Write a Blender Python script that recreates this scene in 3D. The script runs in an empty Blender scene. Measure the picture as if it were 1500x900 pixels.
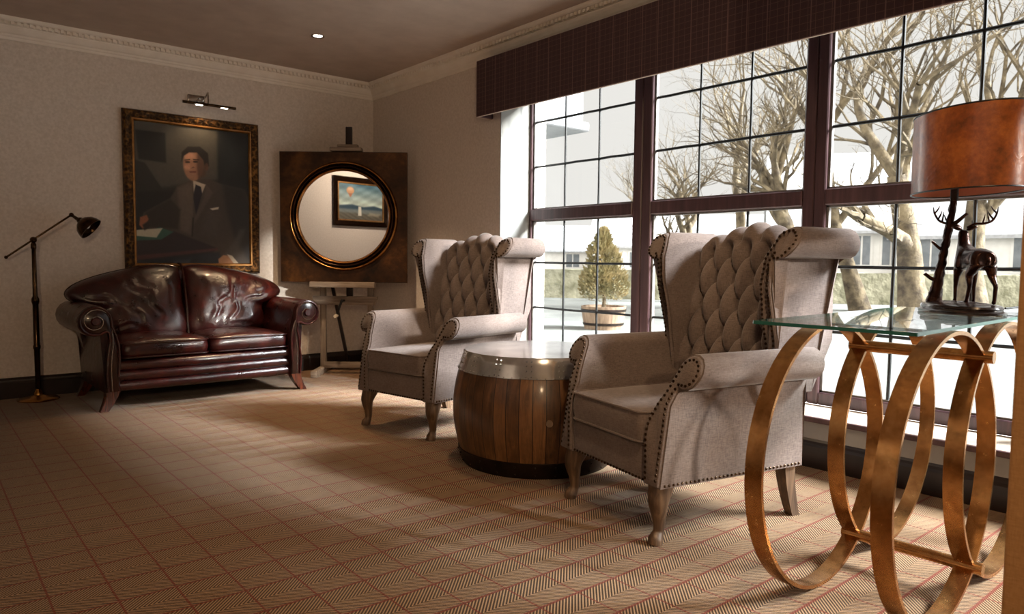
import bpy, bmesh, math, random
import numpy as np
from mathutils import Vector, Matrix, noise as mnoise
PI = math.pi
random.seed(7)
SC = bpy.context.scene
COL = SC.collection
def R(d): return math.radians(d)

# ------------------------------------------------------------------ materials
def srgb(c):
    o = []
    for v in c:
        v /= 255.0
        o.append(v / 12.92 if v <= 0.04045 else ((v + 0.055) / 1.055) ** 2.4)
    return (o[0], o[1], o[2], 1.0)

class NT:
    def __init__(s, name):
        s.m = bpy.data.materials.new(name); s.m.use_nodes = True
        s.t = s.m.node_tree; s.t.nodes.clear()
        s.out = s.n('ShaderNodeOutputMaterial'); s.b = s.n('ShaderNodeBsdfPrincipled')
        s.l(s.b.outputs[0], s.out.inputs[0])
    def n(s, t, **k):
        x = s.t.nodes.new(t)
        for a, v in k.items(): setattr(x, a, v)
        return x
    def l(s, a, b): s.t.links.new(a, b)
    def val(s, sock, v):
        if hasattr(v, 'links') or hasattr(v, 'is_linked'): s.l(v, sock)
        else: sock.default_value = v
    def math(s, op, a, b=0.0, c=0.0):
        x = s.n('ShaderNodeMath', operation=op)
        s.val(x.inputs[0], a); s.val(x.inputs[1], b)
        if op in ('COMPARE', 'MULTIPLY_ADD', 'SMOOTH_MIN'): s.val(x.inputs[2], c)
        return x.outputs[0]
    def coords(s, kind='Object', scale=(1, 1, 1)):
        tc = s.n('ShaderNodeTexCoord'); mp = s.n('ShaderNodeMapping')
        mp.inputs['Scale'].default_value = scale
        s.l(tc.outputs[kind], mp.inputs[0]); return mp.outputs[0]
    def noise(s, vec, scale, detail=4, rough=0.55, dist=0.0):
        x = s.n('ShaderNodeTexNoise'); s.l(vec, x.inputs['Vector'])
        x.inputs['Scale'].default_value = scale; x.inputs['Detail'].default_value = detail
        x.inputs['Roughness'].default_value = rough; x.inputs['Distortion'].default_value = dist
        return x.outputs['Fac']
    def ramp(s, fac, stops):
        x = s.n('ShaderNodeValToRGB'); e = x.color_ramp.elements
        while len(e) < len(stops): e.new(0.5)
        for i, (p, c) in enumerate(stops):
            e[i].position = p; e[i].color = c if len(c) == 4 else srgb(c)
        s.l(fac, x.inputs[0]); return x.outputs[0]
    def mix(s, fac, a, b, typ='MIX'):
        x = s.n('ShaderNodeMix', data_type='RGBA', blend_type=typ)
        s.val(x.inputs[0], fac); s.val(x.inputs[6], a); s.val(x.inputs[7], b); return x.outputs[2]
    def bump(s, h, strength=0.3, dist=0.01):
        x = s.n('ShaderNodeBump'); s.l(h, x.inputs['Height'])
        x.inputs['Strength'].default_value = strength; x.inputs['Distance'].default_value = dist
        s.l(x.outputs[0], s.b.inputs['Normal']); return x.outputs[0]
    def set(s, color=None, rough=None, metal=None, spec=None, sheen=None, coat=None):
        if color is not None: s.val(s.b.inputs['Base Color'], color)
        if rough is not None: s.val(s.b.inputs['Roughness'], rough)
        if metal is not None: s.val(s.b.inputs['Metallic'], metal)
        if spec is not None: s.b.inputs['Specular IOR Level'].default_value = spec
        if sheen is not None: s.b.inputs['Sheen Weight'].default_value = sheen; s.b.inputs['Sheen Roughness'].default_value = 0.4
        if coat is not None: s.b.inputs['Coat Weight'].default_value = coat; s.b.inputs['Coat Roughness'].default_value = 0.12
        return s.m

def mottled(name, c1, c2, scale=8, rough=0.6, metal=0.0, bump=0.15, bscale=None, detail=5, spec=None, bd=0.004, sheen=None, coat=None, sc=(1, 1, 1), p=(0.35, 0.68)):
    t = NT(name); v = t.coords(scale=sc)
    f = t.noise(v, scale, detail); c = t.ramp(f, [(p[0], c1), (p[1], c2)])
    if bump: t.bump(t.noise(v, bscale or scale * 6, 3), bump, bd)
    return t.set(c, rough, metal, spec, sheen, coat)

def wood(name, c1, c2, c3, axis='Z', scale=5, rough=0.45, bump=0.2, coat=None, stretch=0.07):
    t = NT(name)
    sc = {'X': (stretch, 1, 1), 'Y': (1, stretch, 1), 'Z': (1, 1, stretch)}[axis]
    v = t.coords(scale=sc)
    f = t.noise(v, scale * 6, 6, 0.6, 0.6)
    c = t.ramp(f, [(0.3, c1), (0.5, c2), (0.72, c3)])
    t.bump(f, bump, 0.003)
    return t.set(c, rough, coat=coat)

def fabric(name, c1, c2, rough=0.9, weave=900, sheen=0.25, big=3):
    t = NT(name); v = t.coords()
    sx = t.n('ShaderNodeSeparateXYZ'); t.l(v, sx.inputs[0])
    n1 = t.noise(v, 4, 4)
    vv = t.coords(scale=(1, 1, .12)); nv = t.noise(vv, 420, 2)
    vh = t.coords(scale=(.12, .12, 1)); nh = t.noise(vh, 420, 2)
    w = t.math('ADD', nv, nh); w = t.math('MULTIPLY', w, .5)
    f = t.math('ADD', t.math('MULTIPLY', w, .75), t.math('MULTIPLY', n1, .25))
    c = t.ramp(f, [(0.36, c1), (0.64, c2)])
    t.bump(w, 0.35, 0.0015)
    return t.set(c, rough, spec=0.25, sheen=sheen)

M = {}
# carpet: herringbone with rust red window-pane check
def carpet():
    t = NT('herringbone_check_carpet'); v = t.coords()
    s = t.n('ShaderNodeSeparateXYZ'); t.l(v, s.inputs[0]); x, y = s.outputs[0], s.outputs[1]
    wob = t.math('MULTIPLY', t.math('SUBTRACT', t.noise(v, 60, 2), .5), .003)
    x = t.math('ADD', x, wob); y = t.math('ADD', y, wob)
    TX, TY = .1545, .1588
    u = t.math('DIVIDE', t.math('SUBTRACT', x, .1305), TX); w = t.math('DIVIDE', t.math('SUBTRACT', y, .056), TY)
    fu = t.math('FRACT', u); fw = t.math('FRACT', w)
    def line(fr, wd):
        d = t.math('MINIMUM', fr, t.math('SUBTRACT', 1.0, fr))
        mr = t.n('ShaderNodeMapRange', interpolation_type='SMOOTHSTEP'); t.l(d, mr.inputs[0])
        mr.inputs[1].default_value = wd * .45; mr.inputs[2].default_value = wd; mr.inputs[3].default_value = 1; mr.inputs[4].default_value = 0
        return mr.outputs[0]
    ln = t.math('MAXIMUM', line(fu, .026), line(fw, .040))
    ln = t.math('MULTIPLY', ln, t.math('MULTIPLY_ADD', t.noise(v, 260, 2), .7, .55))
    ln.node.use_clamp = True
    half = t.math('GREATER_THAN', fw, .5)
    sgn = t.math('MULTIPLY_ADD', half, -2.0, 1.0)
    ph = t.math('DIVIDE', t.math('ADD', x, t.math('MULTIPLY', sgn, y)), .01287)
    st = t.math('MULTIPLY_ADD', t.math('SINE', t.math('MULTIPLY', ph, 2 * PI)), .5, .5)
    st = t.math('POWER', st, .8)
    n = t.noise(v, 420, 3, .7); nb = t.noise(v, 1.6, 3)
    st2 = t.math('ADD', t.math('MULTIPLY', st, .68), t.math('MULTIPLY', n, .34))
    c = t.ramp(st2, [(.28, (26, 16, 10)), (.55, (84, 60, 39)), (.84, (178, 146, 112))])
    c = t.mix(t.math('MULTIPLY', nb, .35), c, srgb((110, 80, 50)), 'MIX')
    c = t.mix(ln, c, srgb((104, 38, 22)))
    t.bump(t.math('ADD', st, t.math('MULTIPLY', n, .8)), .5, .003)
    return t.set(c, .95, spec=.1, sheen=.15)
M['carpet'] = carpet()
M['wall'] = mottled('textured_cream_wallpaper', (206, 196, 188), (222, 213, 206), 60, .85, bump=.25, bscale=260, bd=.0015, spec=.2)
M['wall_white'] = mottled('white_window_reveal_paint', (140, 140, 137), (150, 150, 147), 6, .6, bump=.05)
M['ceiling'] = mottled('matt_ceiling_paint', (186, 170, 158), (198, 182, 170), 5, .9, bump=.04, spec=.1)
M['plaster'] = mottled('cream_plaster_moulding', (232, 225, 216), (240, 235, 228), 9, .7, bump=.05)
M['skirting'] = wood('dark_mahogany_skirting', (16, 9, 8), (26, 14, 12), (38, 22, 18), 'Y', 3, .35, .06)
M['frame'] = wood('mahogany_window_frame', (60, 41, 45), (76, 54, 58), (96, 71, 73), 'Z', 4, .38, .08)
M['lead'] = mottled('dark_lead_came', (20, 22, 24), (34, 36, 38), 40, .45, .3, .1)
M['sill'] = mottled('pale_window_board', (214, 200, 184), (226, 214, 200), 8, .35, bump=.03)
M['linen'] = fabric('oatmeal_linen_upholstery', (90, 77, 72), (128, 114, 108))
M['nail'] = mottled('antique_brass_nail', (46, 34, 26), (84, 62, 42), 30, .35, .8, .0)
M['chairleg'] = wood('weathered_oak_chair_leg', (54, 38, 28), (88, 66, 48), (124, 98, 74), 'Z', 7, .5, .25)
M['steel'] = mottled('riveted_sheet_steel', (168, 166, 166), (206, 204, 202), 7, .16, .8, .10, 9, bd=.004)
M['iron'] = mottled('blackened_iron_band', (28, 20, 16), (48, 36, 28), 12, .45, .6, .12)
M['chrome'] = mottled('polished_chrome', (176, 172, 166), (196, 192, 186), 5, .15, 1.0, 0)
M['brassdark'] = mottled('dark_bronzed_brass', (46, 34, 24), (84, 62, 40), 20, .22, .95, .05)
M['brass'] = mottled('aged_brass', (150, 104, 50), (190, 140, 76), 25, .25, 1.0, .05)
M['black'] = mottled('black_iron', (14, 13, 13), (24, 22, 22), 20, .4, .3, .05)
M['bronze'] = mottled('brown_patinated_bronze', (38, 24, 20), (74, 48, 38), 26, .26, .85, .12, 120)
M['plinth'] = mottled('dark_lacquered_plinth', (24, 18, 16), (42, 32, 28), 12, .22, .3, .02, coat=.6)
M['easel'] = wood('limed_grey_easel_wood', (92, 78, 66), (128, 112, 98), (160, 146, 132), 'X', 6, .65, .3)
M['easel_v'] = wood('limed_grey_upright_wood', (92, 78, 66), (128, 112, 98), (160, 146, 132), 'Z', 6, .65, .3)
M['black_handle'] = M['black']
M['bone'] = mottled('pale_crank_grip', (190, 174, 150), (214, 200, 180), 10, .5)
M['paint_white'] = mottled('white_render', (214, 210, 204), (226, 222, 216), 3, .9, bump=.05)
M['slate'] = mottled('pale_slate_roof', (150, 150, 152), (176, 176, 178), 6, .8, bump=.1)
M['stone'] = mottled('mossy_rubble_stone', (108, 106, 84), (168, 164, 142), 2.2, .95, bump=.9, bscale=4, bd=.1, detail=8)
M['gravel'] = mottled('pale_gravel_forecourt', (88, 89, 86), (106, 107, 102), 1.2, .95, bump=.4, bscale=18, bd=.02)
M['bark'] = mottled('lichened_tree_bark', (62, 52, 40), (126, 112, 88), 3.5, .95, bump=.8, bscale=14, bd=.03)
M['conifer'] = mottled('golden_conifer_foliage', (104, 100, 66), (168, 150, 110), 3, .8, bump=0)
M['tub'] = wood('weathered_tub_wood', (96, 78, 62), (128, 106, 86), (150, 128, 106), 'Z', 3, .8, .2)
M['darkglass'] = mottled('dark_house_window', (92, 98, 102), (118, 122, 126), 2, .2)
M['fascia'] = mottled('grey_painted_fascia', (120, 122, 126), (140, 142, 146), 3, .6, bump=.03)

def goldleaf():
    t = NT('burnished_gold_leaf'); v = t.coords()
    f = t.noise(v, 9, 6, .65, .5); f2 = t.noise(v, 34, 5, .7)
    ff = t.math('ADD', t.math('MULTIPLY', f, .6), t.math('MULTIPLY', f2, .4))
    c = t.ramp(ff, [(.28, (124, 82, 46)), (.5, (180, 130, 78)), (.72, (208, 162, 108))])
    r = t.math('MULTIPLY_ADD', f2, .2, .14)
    t.bump(f2, .05, .001)
    return t.set(c, r, .95)
M['gold'] = goldleaf()

def leather():
    t = NT('oxblood_antiqued_leather'); v = t.coords()
    f = t.noise(v, 5, 5, .6, .4); f2 = t.noise(v, 14, 5, .6)
    ff = t.math('ADD', t.math('MULTIPLY', f, .6), t.math('MULTIPLY', f2, .4))
    c = t.ramp(ff, [(.36, (26, 8, 9)), (.54, (52, 14, 13)), (.74, (100, 32, 22))])
    vor = t.n('ShaderNodeTexVoronoi'); t.l(v, vor.inputs['Vector']); vor.inputs['Scale'].default_value = 260
    wr = t.noise(v, 9, 4, .5, 1.4)
    h = t.math('ADD', t.math('MULTIPLY', vor.outputs[0], .12), wr)
    t.bump(h, .35, .012)
    return t.set(c, t.math('MULTIPLY_ADD', f2, .2, .2), coat=.25)
M['leather'] = leather()
M['leather_dark'] = mottled('dark_oxblood_leather_trim', (24, 7, 8), (48, 13, 12), 12, .28, coat=.3, bump=.2, bscale=160, bd=.002)
M['silvernail'] = mottled('bright_nail_trim', (170, 160, 150), (196, 186, 176), 20, .25, 1.0, 0)
M['sofafoot'] = wood('polished_mahogany_foot', (36, 13, 7), (66, 26, 12), (96, 42, 20), 'Z', 5, .25, .05, coat=.5)

def barrel_mat():
    t = NT('oiled_barrel_staves')
    tc = t.n('ShaderNodeTexCoord'); s = t.n('ShaderNodeSeparateXYZ'); t.l(tc.outputs['Object'], s.inputs[0])
    a = t.math('ARCTAN2', s.outputs[1], s.outputs[0])
    a = t.math('DIVIDE', t.math('ADD', a, PI), 2 * PI / 42)
    fr = t.math('FRACT', a); fl = t.math('FLOOR', a)
    wn = t.n('ShaderNodeTexWhiteNoise', noise_dimensions='1D'); t.l(fl, wn.inputs['W'])
    v = t.coords(scale=(1, 1, .07)); g = t.noise(v, 46, 6, .6, .8)
    v2 = t.coords(); blot = t.noise(v2, 7, 4, .6, .5)
    f = t.math('ADD', t.math('ADD', t.math('MULTIPLY', wn.outputs[0], .18), t.math('MULTIPLY', g, .48)), t.math('MULTIPLY', blot, .34))
    c = t.ramp(f, [(.28, (42, 26, 14)), (.46, (88, 58, 33)), (.6, (120, 82, 48)), (.78, (156, 112, 68))])
    d = t.math('MINIMUM', fr, t.math('SUBTRACT', 1.0, fr))
    gap = t.math('LESS_THAN', d, .03)
    c = t.mix(gap, c, srgb((30, 16, 8)))
    hh = t.math('SUBTRACT', t.math('MULTIPLY', g, .2), gap)
    t.bump(hh, .5, .004)
    return t.set(c, .36, coat=.2)
M['staves'] = barrel_mat()

def valance_mat():
    t = NT('dark_brown_checked_valance_cloth'); v = t.coords()
    s = t.n('ShaderNodeSeparateXYZ'); t.l(v, s.inputs[0])
    def ln(o, sc, w):
        fr = t.math('FRACT', t.math('MULTIPLY', o, sc)); return t.math('LESS_THAN', fr, w)
    a = ln(s.outputs[1], 26, .07); b = ln(s.outputs[2], 30, .07); a2 = ln(s.outputs[1], 9, .05)
    k = t.math('MAXIMUM', t.math('MULTIPLY', t.math('MAXIMUM', a, b), .28), t.math('MULTIPLY', a2, .4))
    n = t.noise(v, 500, 2)
    c = t.ramp(n, [(.3, (52, 40, 43)), (.7, (92, 72, 76))])
    c = t.mix(k, c, srgb((160, 128, 120)))
    t.bump(n, .2, .001)
    return t.set(c, .9, spec=.2)
M['valance'] = valance_mat()

def frame_gilt():
    t = NT('ornate_antique_gilt'); v = t.coords()
    f = t.noise(v, 34, 6, .7, .8); vo = t.n('ShaderNodeTexVoronoi'); t.l(v, vo.inputs['Vector']); vo.inputs['Scale'].default_value = 42
    k = t.math('ADD', t.math('MULTIPLY', f, .7), t.math('MULTIPLY', vo.outputs[0], .4))
    c = t.ramp(k, [(.36, (30, 20, 12)), (.54, (62, 42, 22)), (.74, (128, 90, 46))])
    t.bump(k, .9, .012)
    return t.set(c, .36, .7)
M['gilt'] = frame_gilt()
M['gilt_edge'] = mottled('gilt_slip', (150, 104, 58), (188, 140, 86), 18, .35, .8, .1)
def mirror_panel():
    t = NT('tarnished_bronze_leaf_panel'); v = t.coords()
    f = t.noise(v, 2.2, 5, .6, .6); f2 = t.noise(v, 26, 5, .7)
    k = t.math('ADD', t.math('MULTIPLY', f, .75), t.math('MULTIPLY', f2, .25))
    c = t.ramp(k, [(.38, (30, 18, 11)), (.52, (66, 40, 20)), (.7, (118, 76, 36))])
    return t.set(c, .42, .55)
M['mpanel'] = mirror_panel()
M['mring'] = mottled('bronze_gold_moulding', (124, 82, 44), (184, 128, 72), 14, .25, .9, .05)
M['mring_dark'] = mottled('dark_bronze_moulding', (34, 20, 12), (58, 36, 20), 14, .25, .8, .05)
t = NT('mirror_silver'); M['mirror'] = t.set((.86, .84, .8, 1), .01, 1.0)

def glassmat(name, tint, ior=1.45, mixv=.9):
    t = NT(name); t.t.nodes.remove(t.b)
    tr = t.n('ShaderNodeBsdfTransparent'); tr.inputs[0].default_value = tint
    gl = t.n('ShaderNodeBsdfGlossy'); gl.inputs['Roughness'].default_value = .01
    lw = t.n('ShaderNodeLayerWeight'); lw.inputs[0].default_value = .5
    f0 = ((ior - 1) / (ior + 1)) ** 2
    fr = t.math('MULTIPLY_ADD', t.math('POWER', lw.outputs['Facing'], 5.0), 1 - f0, f0)
    mx = t.n('ShaderNodeMixShader'); t.l(fr, mx.inputs[0]); t.l(tr.outputs[0], mx.inputs[1]); t.l(gl.outputs[0], mx.inputs[2])
    t.l(mx.outputs[0], t.out.inputs[0]); return t.m
M['pane'] = glassmat('window_glass', (.97, .985, .98, 1), 1.3)
M['tableglass'] = glassmat('table_glass', (.95, .98, .965, 1), 1.5)
t = NT('green_glass_edge'); M['glassedge'] = t.set(srgb((30, 84, 74)), .15)
def shade_mat():
    t = NT('smoked_copper_lampshade'); v = t.coords()
    f = t.noise(v, 6, 4, .6, .4); f2 = t.noise(v, 60, 4, .7)
    k = t.math('ADD', t.math('MULTIPLY', f, .7), t.math('MULTIPLY', f2, .3))
    c = t.ramp(k, [(.3, (62, 30, 14)), (.5, (136, 72, 30)), (.7, (184, 108, 48))])
    t.bump(t.noise(v, 16, 3, .5, 1.5), .25, .006)
    m = t.set(c, .35, coat=.3)
    return m
M['shade'] = shade_mat()
M['shade_in'] = mottled('pink_copper_lining', (176, 116, 92), (196, 134, 108), 8, .45, .2, 0)
M['rim'] = M['black']
M['panel'] = fabric('tan_woven_wallcovering', (150, 108, 66), (176, 132, 86), sheen=0)

def emis(name, col, st):
    t = NT(name); t.t.nodes.remove(t.b); e = t.n('ShaderNodeEmission'); e.inputs[0].default_value = col; e.inputs[1].default_value = st
    t.l(e.outputs[0], t.out.inputs[0]); return t.m
M['led'] = emis('lit_lamp_lens', (1, .96, .88, 1), 9)

def vcol_mat(name, rough=.5, bump=.3):
    t = NT(name); a = t.n('ShaderNodeVertexColor', layer_name='paint'); v = t.coords()
    n = t.noise(v, 30, 6, .7, .8)
    c = t.mix(.35, a.outputs[0], t.ramp(n, [(.3, (90, 90, 90)), (.7, (168, 166, 162))]), 'OVERLAY')
    t.bump(t.noise(v, 120, 3), bump, .0015)
    return t.set(c, rough)
M['oil'] = vcol_mat('oil_paint_portrait')

# ------------------------------------------------------------------ object helpers
def link(o, parent=None):
    COL.objects.link(o)
    if parent is not None: o.parent = parent
    return o
def tag(o, label=None, cat=None, group=None, kind=None):
    if label: o['label'] = label
    if cat: o['category'] = cat
    if group: o['group'] = group
    if kind: o['kind'] = kind
    return o
def thing(name, label, cat, loc=(0, 0, 0), rz=0, group=None):
    o = bpy.data.objects.new(name, None); o.empty_display_size = .1
    link(o); o.location = loc; o.rotation_euler = (0, 0, rz)
    return tag(o, label, cat, group)
def obj(name, bm, mat, parent=None, smooth=40, mats=None):
    me = bpy.data.meshes.new(name)
    bmesh.ops.recalc_face_normals(bm, faces=bm.faces)
    bm.to_mesh(me); bm.free()
    for m in (mats or [mat]): me.materials.append(m)
    if smooth:
        me.polygons.foreach_set('use_smooth', [True] * len(me.polygons))
        if smooth < 180: me.set_sharp_from_angle(angle=R(smooth))
    o = bpy.data.objects.new(name, me); link(o, parent); return o
def copy_tree(o, parent=None):
    c = o.copy(); COL.objects.link(c); c.parent = parent
    for ch in [x for x in bpy.data.objects if x.parent == o and x != c]: copy_tree(ch, c)
    return c
B = bmesh.new
def box(bm, lo, hi, bev=0, seg=2, mtx=None, mi=0):
    r = bmesh.ops.create_cube(bm, size=1); vs = r['verts']
    for v in vs:
        v.co = Vector([lo[i] + (v.co[i] + .5) * (hi[i] - lo[i]) for i in range(3)])
    fs = set(f for v in vs for f in v.link_faces)
    for f in fs: f.material_index = mi
    if bev:
        es = list(set(e for v in vs for e in v.link_edges))
        r = bmesh.ops.bevel(bm, geom=es, offset=bev, segments=seg, profile=.5, affect='EDGES')
        vs = list(set(v for f in r['faces'] for v in f.verts) | set(v for v in vs if v.is_valid))
    if mtx: bmesh.ops.transform(bm, matrix=mtx, verts=vs)
    return vs
def ring_pts(c, n, t, b, r, rb=None):
    rb = rb or r
    return [c + t * math.cos(a) * r + b * math.sin(a) * rb for a in [2 * PI * i / n for i in range(n)]]
def frames(P):
    n = len(P); T = []
    for i in range(n):
        d = (P[min(i + 1, n - 1)] - P[max(i - 1, 0)]); T.append(d.normalized() if d.length > 1e-9 else Vector((0, 0, 1)))
    u = T[0].orthogonal().normalized(); out = []
    for i in range(n):
        u = (u - T[i] * u.dot(T[i]));
        u = u.normalized() if u.length > 1e-6 else T[i].orthogonal().normalized()
        out.append((T[i], u, T[i].cross(u)))
    return out
def tube(bm, P, r, n=8, cap=True, closed=False, mi=0):
    P = [Vector(p) for p in P]
    rr = r if isinstance(r, (list, tuple)) else [r] * len(P)
    if closed: P2 = [P[-1]] + P + [P[0]]; F = frames(P2)[1:-1]
    else: F = frames(P)
    rows = []
    for p, (T, u, b), q in zip(P, F, rr):
        rows.append([bm.verts.new(x) for x in ring_pts(p, n, u, b, q)])
    m = len(rows)
    for i in range(m if closed else m - 1):
        A, Bb = rows[i], rows[(i + 1) % m]
        for k in range(n):
            f = bm.faces.new((A[k], A[(k + 1) % n], Bb[(k + 1) % n], Bb[k])); f.material_index = mi
    if cap and not closed:
        for A in (rows[0], rows[-1]):
            f = bm.faces.new(A); f.material_index = mi
    return rows
def smooth_path(P, k=6):
    P = [Vector(p) for p in P]; o = []
    Q = [P[0] * 2 - P[1]] + P + [P[-1] * 2 - P[-2]]
    for i in range(1, len(Q) - 2):
        a, b, c, d = Q[i - 1:i + 3]
        for j in range(k):
            t = j / k
            o.append(.5 * ((2 * b) + (c - a) * t + (2 * a - 5 * b + 4 * c - d) * t * t + (3 * b - a - 3 * c + d) * t ** 3))
    o.append(P[-1]); return o
def lerp_list(L, k):
    o = []
    for i in range(len(L) - 1):
        for j in range(k): o.append(L[i] + (L[i + 1] - L[i]) * j / k)
    o.append(L[-1]); return o
def lathe(bm, prof, n=32, c=(0, 0, 0), sx=1, sy=1, rot=0, close_top=True, close_bot=True, mi=0):
    rows = []
    for r, z in prof:
        row = []
        for k in range(n):
            a = 2 * PI * k / n; x, y = r * math.cos(a) * sx, r * math.sin(a) * sy
            row.append(bm.verts.new((c[0] + x * math.cos(rot) - y * math.sin(rot), c[1] + x * math.sin(rot) + y * math.cos(rot), c[2] + z)))
        rows.append(row)
    for A, Bb in zip(rows, rows[1:]):
        for k in range(n):
            f = bm.faces.new((A[k], A[(k + 1) % n], Bb[(k + 1) % n], Bb[k])); f.material_index = mi
    if close_bot: bm.faces.new(rows[0]).material_index = mi
    if close_top: bm.faces.new(rows[-1]).material_index = mi
    return rows
def prism(bm, poly, fn0, fn1, mi=0):
    """poly: 2D points; fn0/fn1 map (a,b) -> 3D for both ends"""
    A = [bm.verts.new(fn0(*p)) for p in poly]; C = [bm.verts.new(fn1(*p)) for p in poly]
    n = len(poly)
    for i in range(n): bm.faces.new((A[i], A[(i + 1) % n], C[(i + 1) % n], C[i])).material_index = mi
    f1 = bm.faces.new(A); f2 = bm.faces.new(C)
    bmesh.ops.triangulate(bm, faces=[f1, f2])
    return A, C
def loft(bm, rows, closed_profile=True, cap=True):
    V = [[bm.verts.new(p) for p in r] for r in rows]; n = len(V[0])
    for A, C in zip(V, V[1:]):
        for k in range(n if closed_profile else n - 1):
            bm.faces.new((A[k], A[(k + 1) % n], C[(k + 1) % n], C[k]))
    if cap:
        fs = [bm.faces.new(V[0]), bm.faces.new(V[-1])]
        bmesh.ops.triangulate(bm, faces=fs)
    return V
def ball(bm, c, r, u=10, v=6, sc=(1, 1, 1), mtx=None):
    q = bmesh.ops.create_uvsphere(bm, u_segments=u, v_segments=v, radius=r)
    for x in q['verts']:
        x.co = Vector((x.co.x * sc[0], x.co.y * sc[1], x.co.z * sc[2]))
        if mtx: x.co = mtx @ x.co
        x.co += Vector(c)
def pillow(bm, outline, fmap, t0, t1, p=3.0, rings=12, wob=0, seed=0, crease=None):
    """star-shaped outline [(a,b)], thickness front t1 / back t0, mapped by fmap(a,b,h)"""
    n = len(outline); ca = sum(q[0] for q in outline) / n; cb = sum(q[1] for q in outline) / n
    def sheet(th):
        rows = []
        for i in range(1, rings + 1):
            s = i / rings; s = 1 - (1 - s) ** 1.6; row = []
            h = th * max(0, 1 - s ** p) ** (1 / p) if i < rings else 0
            for a, b in outline:
                x, y = ca + (a - ca) * s, cb + (b - cb) * s
                w = 0
                if wob: w = wob * mnoise.noise(Vector((x * 5 + seed, y * 5, seed))) * (1 - s ** 4) + wob * .4 * mnoise.noise(Vector((x * 16 + seed, y * 7, seed))) * (1 - s ** 6)
                if crease: w += crease(x, y) * (1 - s ** 6)
                row.append((x, y, h + w * (1 if th > 0 else -1)))
            rows.append(row)
        c = (ca, cb, th)
        return c, rows
    edge = [bm.verts.new(fmap(a, b, 0)) for a, b in outline]
    for th in (t1, -t0):
        c, rows = sheet(th); V = [[bm.verts.new(fmap(*q)) for q in r] for r in rows[:-1]] + [edge]
        cv = bm.verts.new(fmap(*c))
        for k in range(n): bm.faces.new((cv, V[0][k], V[0][(k + 1) % n]))
        for A, C in zip(V, V[1:]):
            for k in range(n): bm.faces.new((A[k], A[(k + 1) % n], C[(k + 1) % n], C[k]))
def superrect(x0, x1, y0, y1, r, n=6, sub=5):
    pts = []
    for cx, cy, a0 in ((x1 - r, y1 - r, 0), (x0 + r, y1 - r, 90), (x0 + r, y0 + r, 180), (x1 - r, y0 + r, 270)):
        for i in range(n + 1):
            a = R(a0 + 90 * i / n); pts.append((cx + r * math.cos(a), cy + r * math.sin(a)))
    return densify(pts, .03)
def densify(pts, d):
    o = []
    for i in range(len(pts)):
        a, b = pts[i], pts[(i + 1) % len(pts)]; L = math.hypot(b[0] - a[0], b[1] - a[1]); k = max(1, int(L / d))
        for j in range(k): o.append((a[0] + (b[0] - a[0]) * j / k, a[1] + (b[1] - a[1]) * j / k))
    return o
def dense_curve(pts, k=5, closed=True):
    """catmull through 2d pts"""
    n = len(pts); o = []
    for i in range(n if closed else n - 1):
        if closed: a, b, c, d = [pts[(i + j) % n] for j in (-1, 0, 1, 2)]
        else: a, b, c, d = [pts[min(max(i + j, 0), n - 1)] for j in (-1, 0, 1, 2)]
        for j in range(k):
            t = j / k
            o.append(tuple(.5 * ((2 * b[m]) + (c[m] - a[m]) * t + (2 * a[m] - 5 * b[m] + 4 * c[m] - d[m]) * t * t + (3 * b[m] - a[m] - 3 * c[m] + d[m]) * t ** 3) for m in (0, 1)))
    if not closed: o.append(pts[-1])
    return o
def along(P, step):
    P = [Vector(p) for p in P]; o = []; d = 0; nxt = step / 2
    for a, b in zip(P, P[1:]):
        L = (b - a).length
        while L > 0 and nxt <= d + L: o.append(a + (b - a) * ((nxt - d) / L)); nxt += step
        d += L
    return o
def nails(bm, P, step, r, sc=(1, 1, 1)):
    for q in along(P, step): ball(bm, q, r, 6, 4, sc)

# ------------------------------------------------------------------ camera
H = 1.0
yaw, pitch, roll, F = R(40.04), R(3.73), R(.574), 1055.4
fw = Vector((math.sin(yaw) * math.cos(pitch), math.cos(yaw) * math.cos(pitch), -math.sin(pitch)))
rt = Vector((math.cos(yaw), -math.sin(yaw), 0)); up = rt.cross(fw)
rr = rt * math.cos(roll) + up * math.sin(roll); uu = -rt * math.sin(roll) + up * math.cos(roll)
cam = bpy.data.cameras.new('camera'); co = bpy.data.objects.new('camera', cam); COL.objects.link(co)
mw = Matrix((rr, uu, -fw)).transposed().to_4x4(); mw.translation = Vector((0, 0, H)); co.matrix_world = mw
cam.sensor_width = 36; cam.lens = F * 36 / 1500; cam.clip_start = .05; cam.clip_end = 400
cam.dof.use_dof = True; cam.dof.focus_distance = 3.1; cam.dof.aperture_fstop = cam.lens / 1000 / .005
SC.camera = co

# ------------------------------------------------------------------ room
W, D, XL, YR, ZC = 3.38, 6.06, -1.8, -6.6, 2.6
WF = 3.69                      # window frame plane
def struct(name, bm, mat, parent=None, smooth=0, mats=None):
    o = obj(name, bm, mat, parent, smooth, mats)
    if parent is None: o['kind'] = 'structure'
    return o
bm = B(); box(bm, (XL - .2, YR - .2, -.12), (W + .0, D + .0, 0)); struct('floor', bm, M['carpet'])
bm = B(); box(bm, (XL - .2, YR - .2, ZC), (W + .45, D + .2, ZC + .15)); struct('ceiling', bm, M['ceiling'])
bm = B(); box(bm, (XL - .2, D, -.12), (W, D + .2, ZC)); struct('wall_back', bm, M['wall'])
bm = B(); box(bm, (XL - .2, YR - .2, -.12), (XL, D, ZC)); struct('wall_left', bm, M['wall'])
bm = B(); box(bm, (XL, YR - .2, -.12), (W, YR, ZC)); struct('wall_front', bm, M['wall'])
OY1, OY0, OZ0, OZ1 = 4.17, -5.6, .228, 2.36
bm = B(); XO = W + .45
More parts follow.
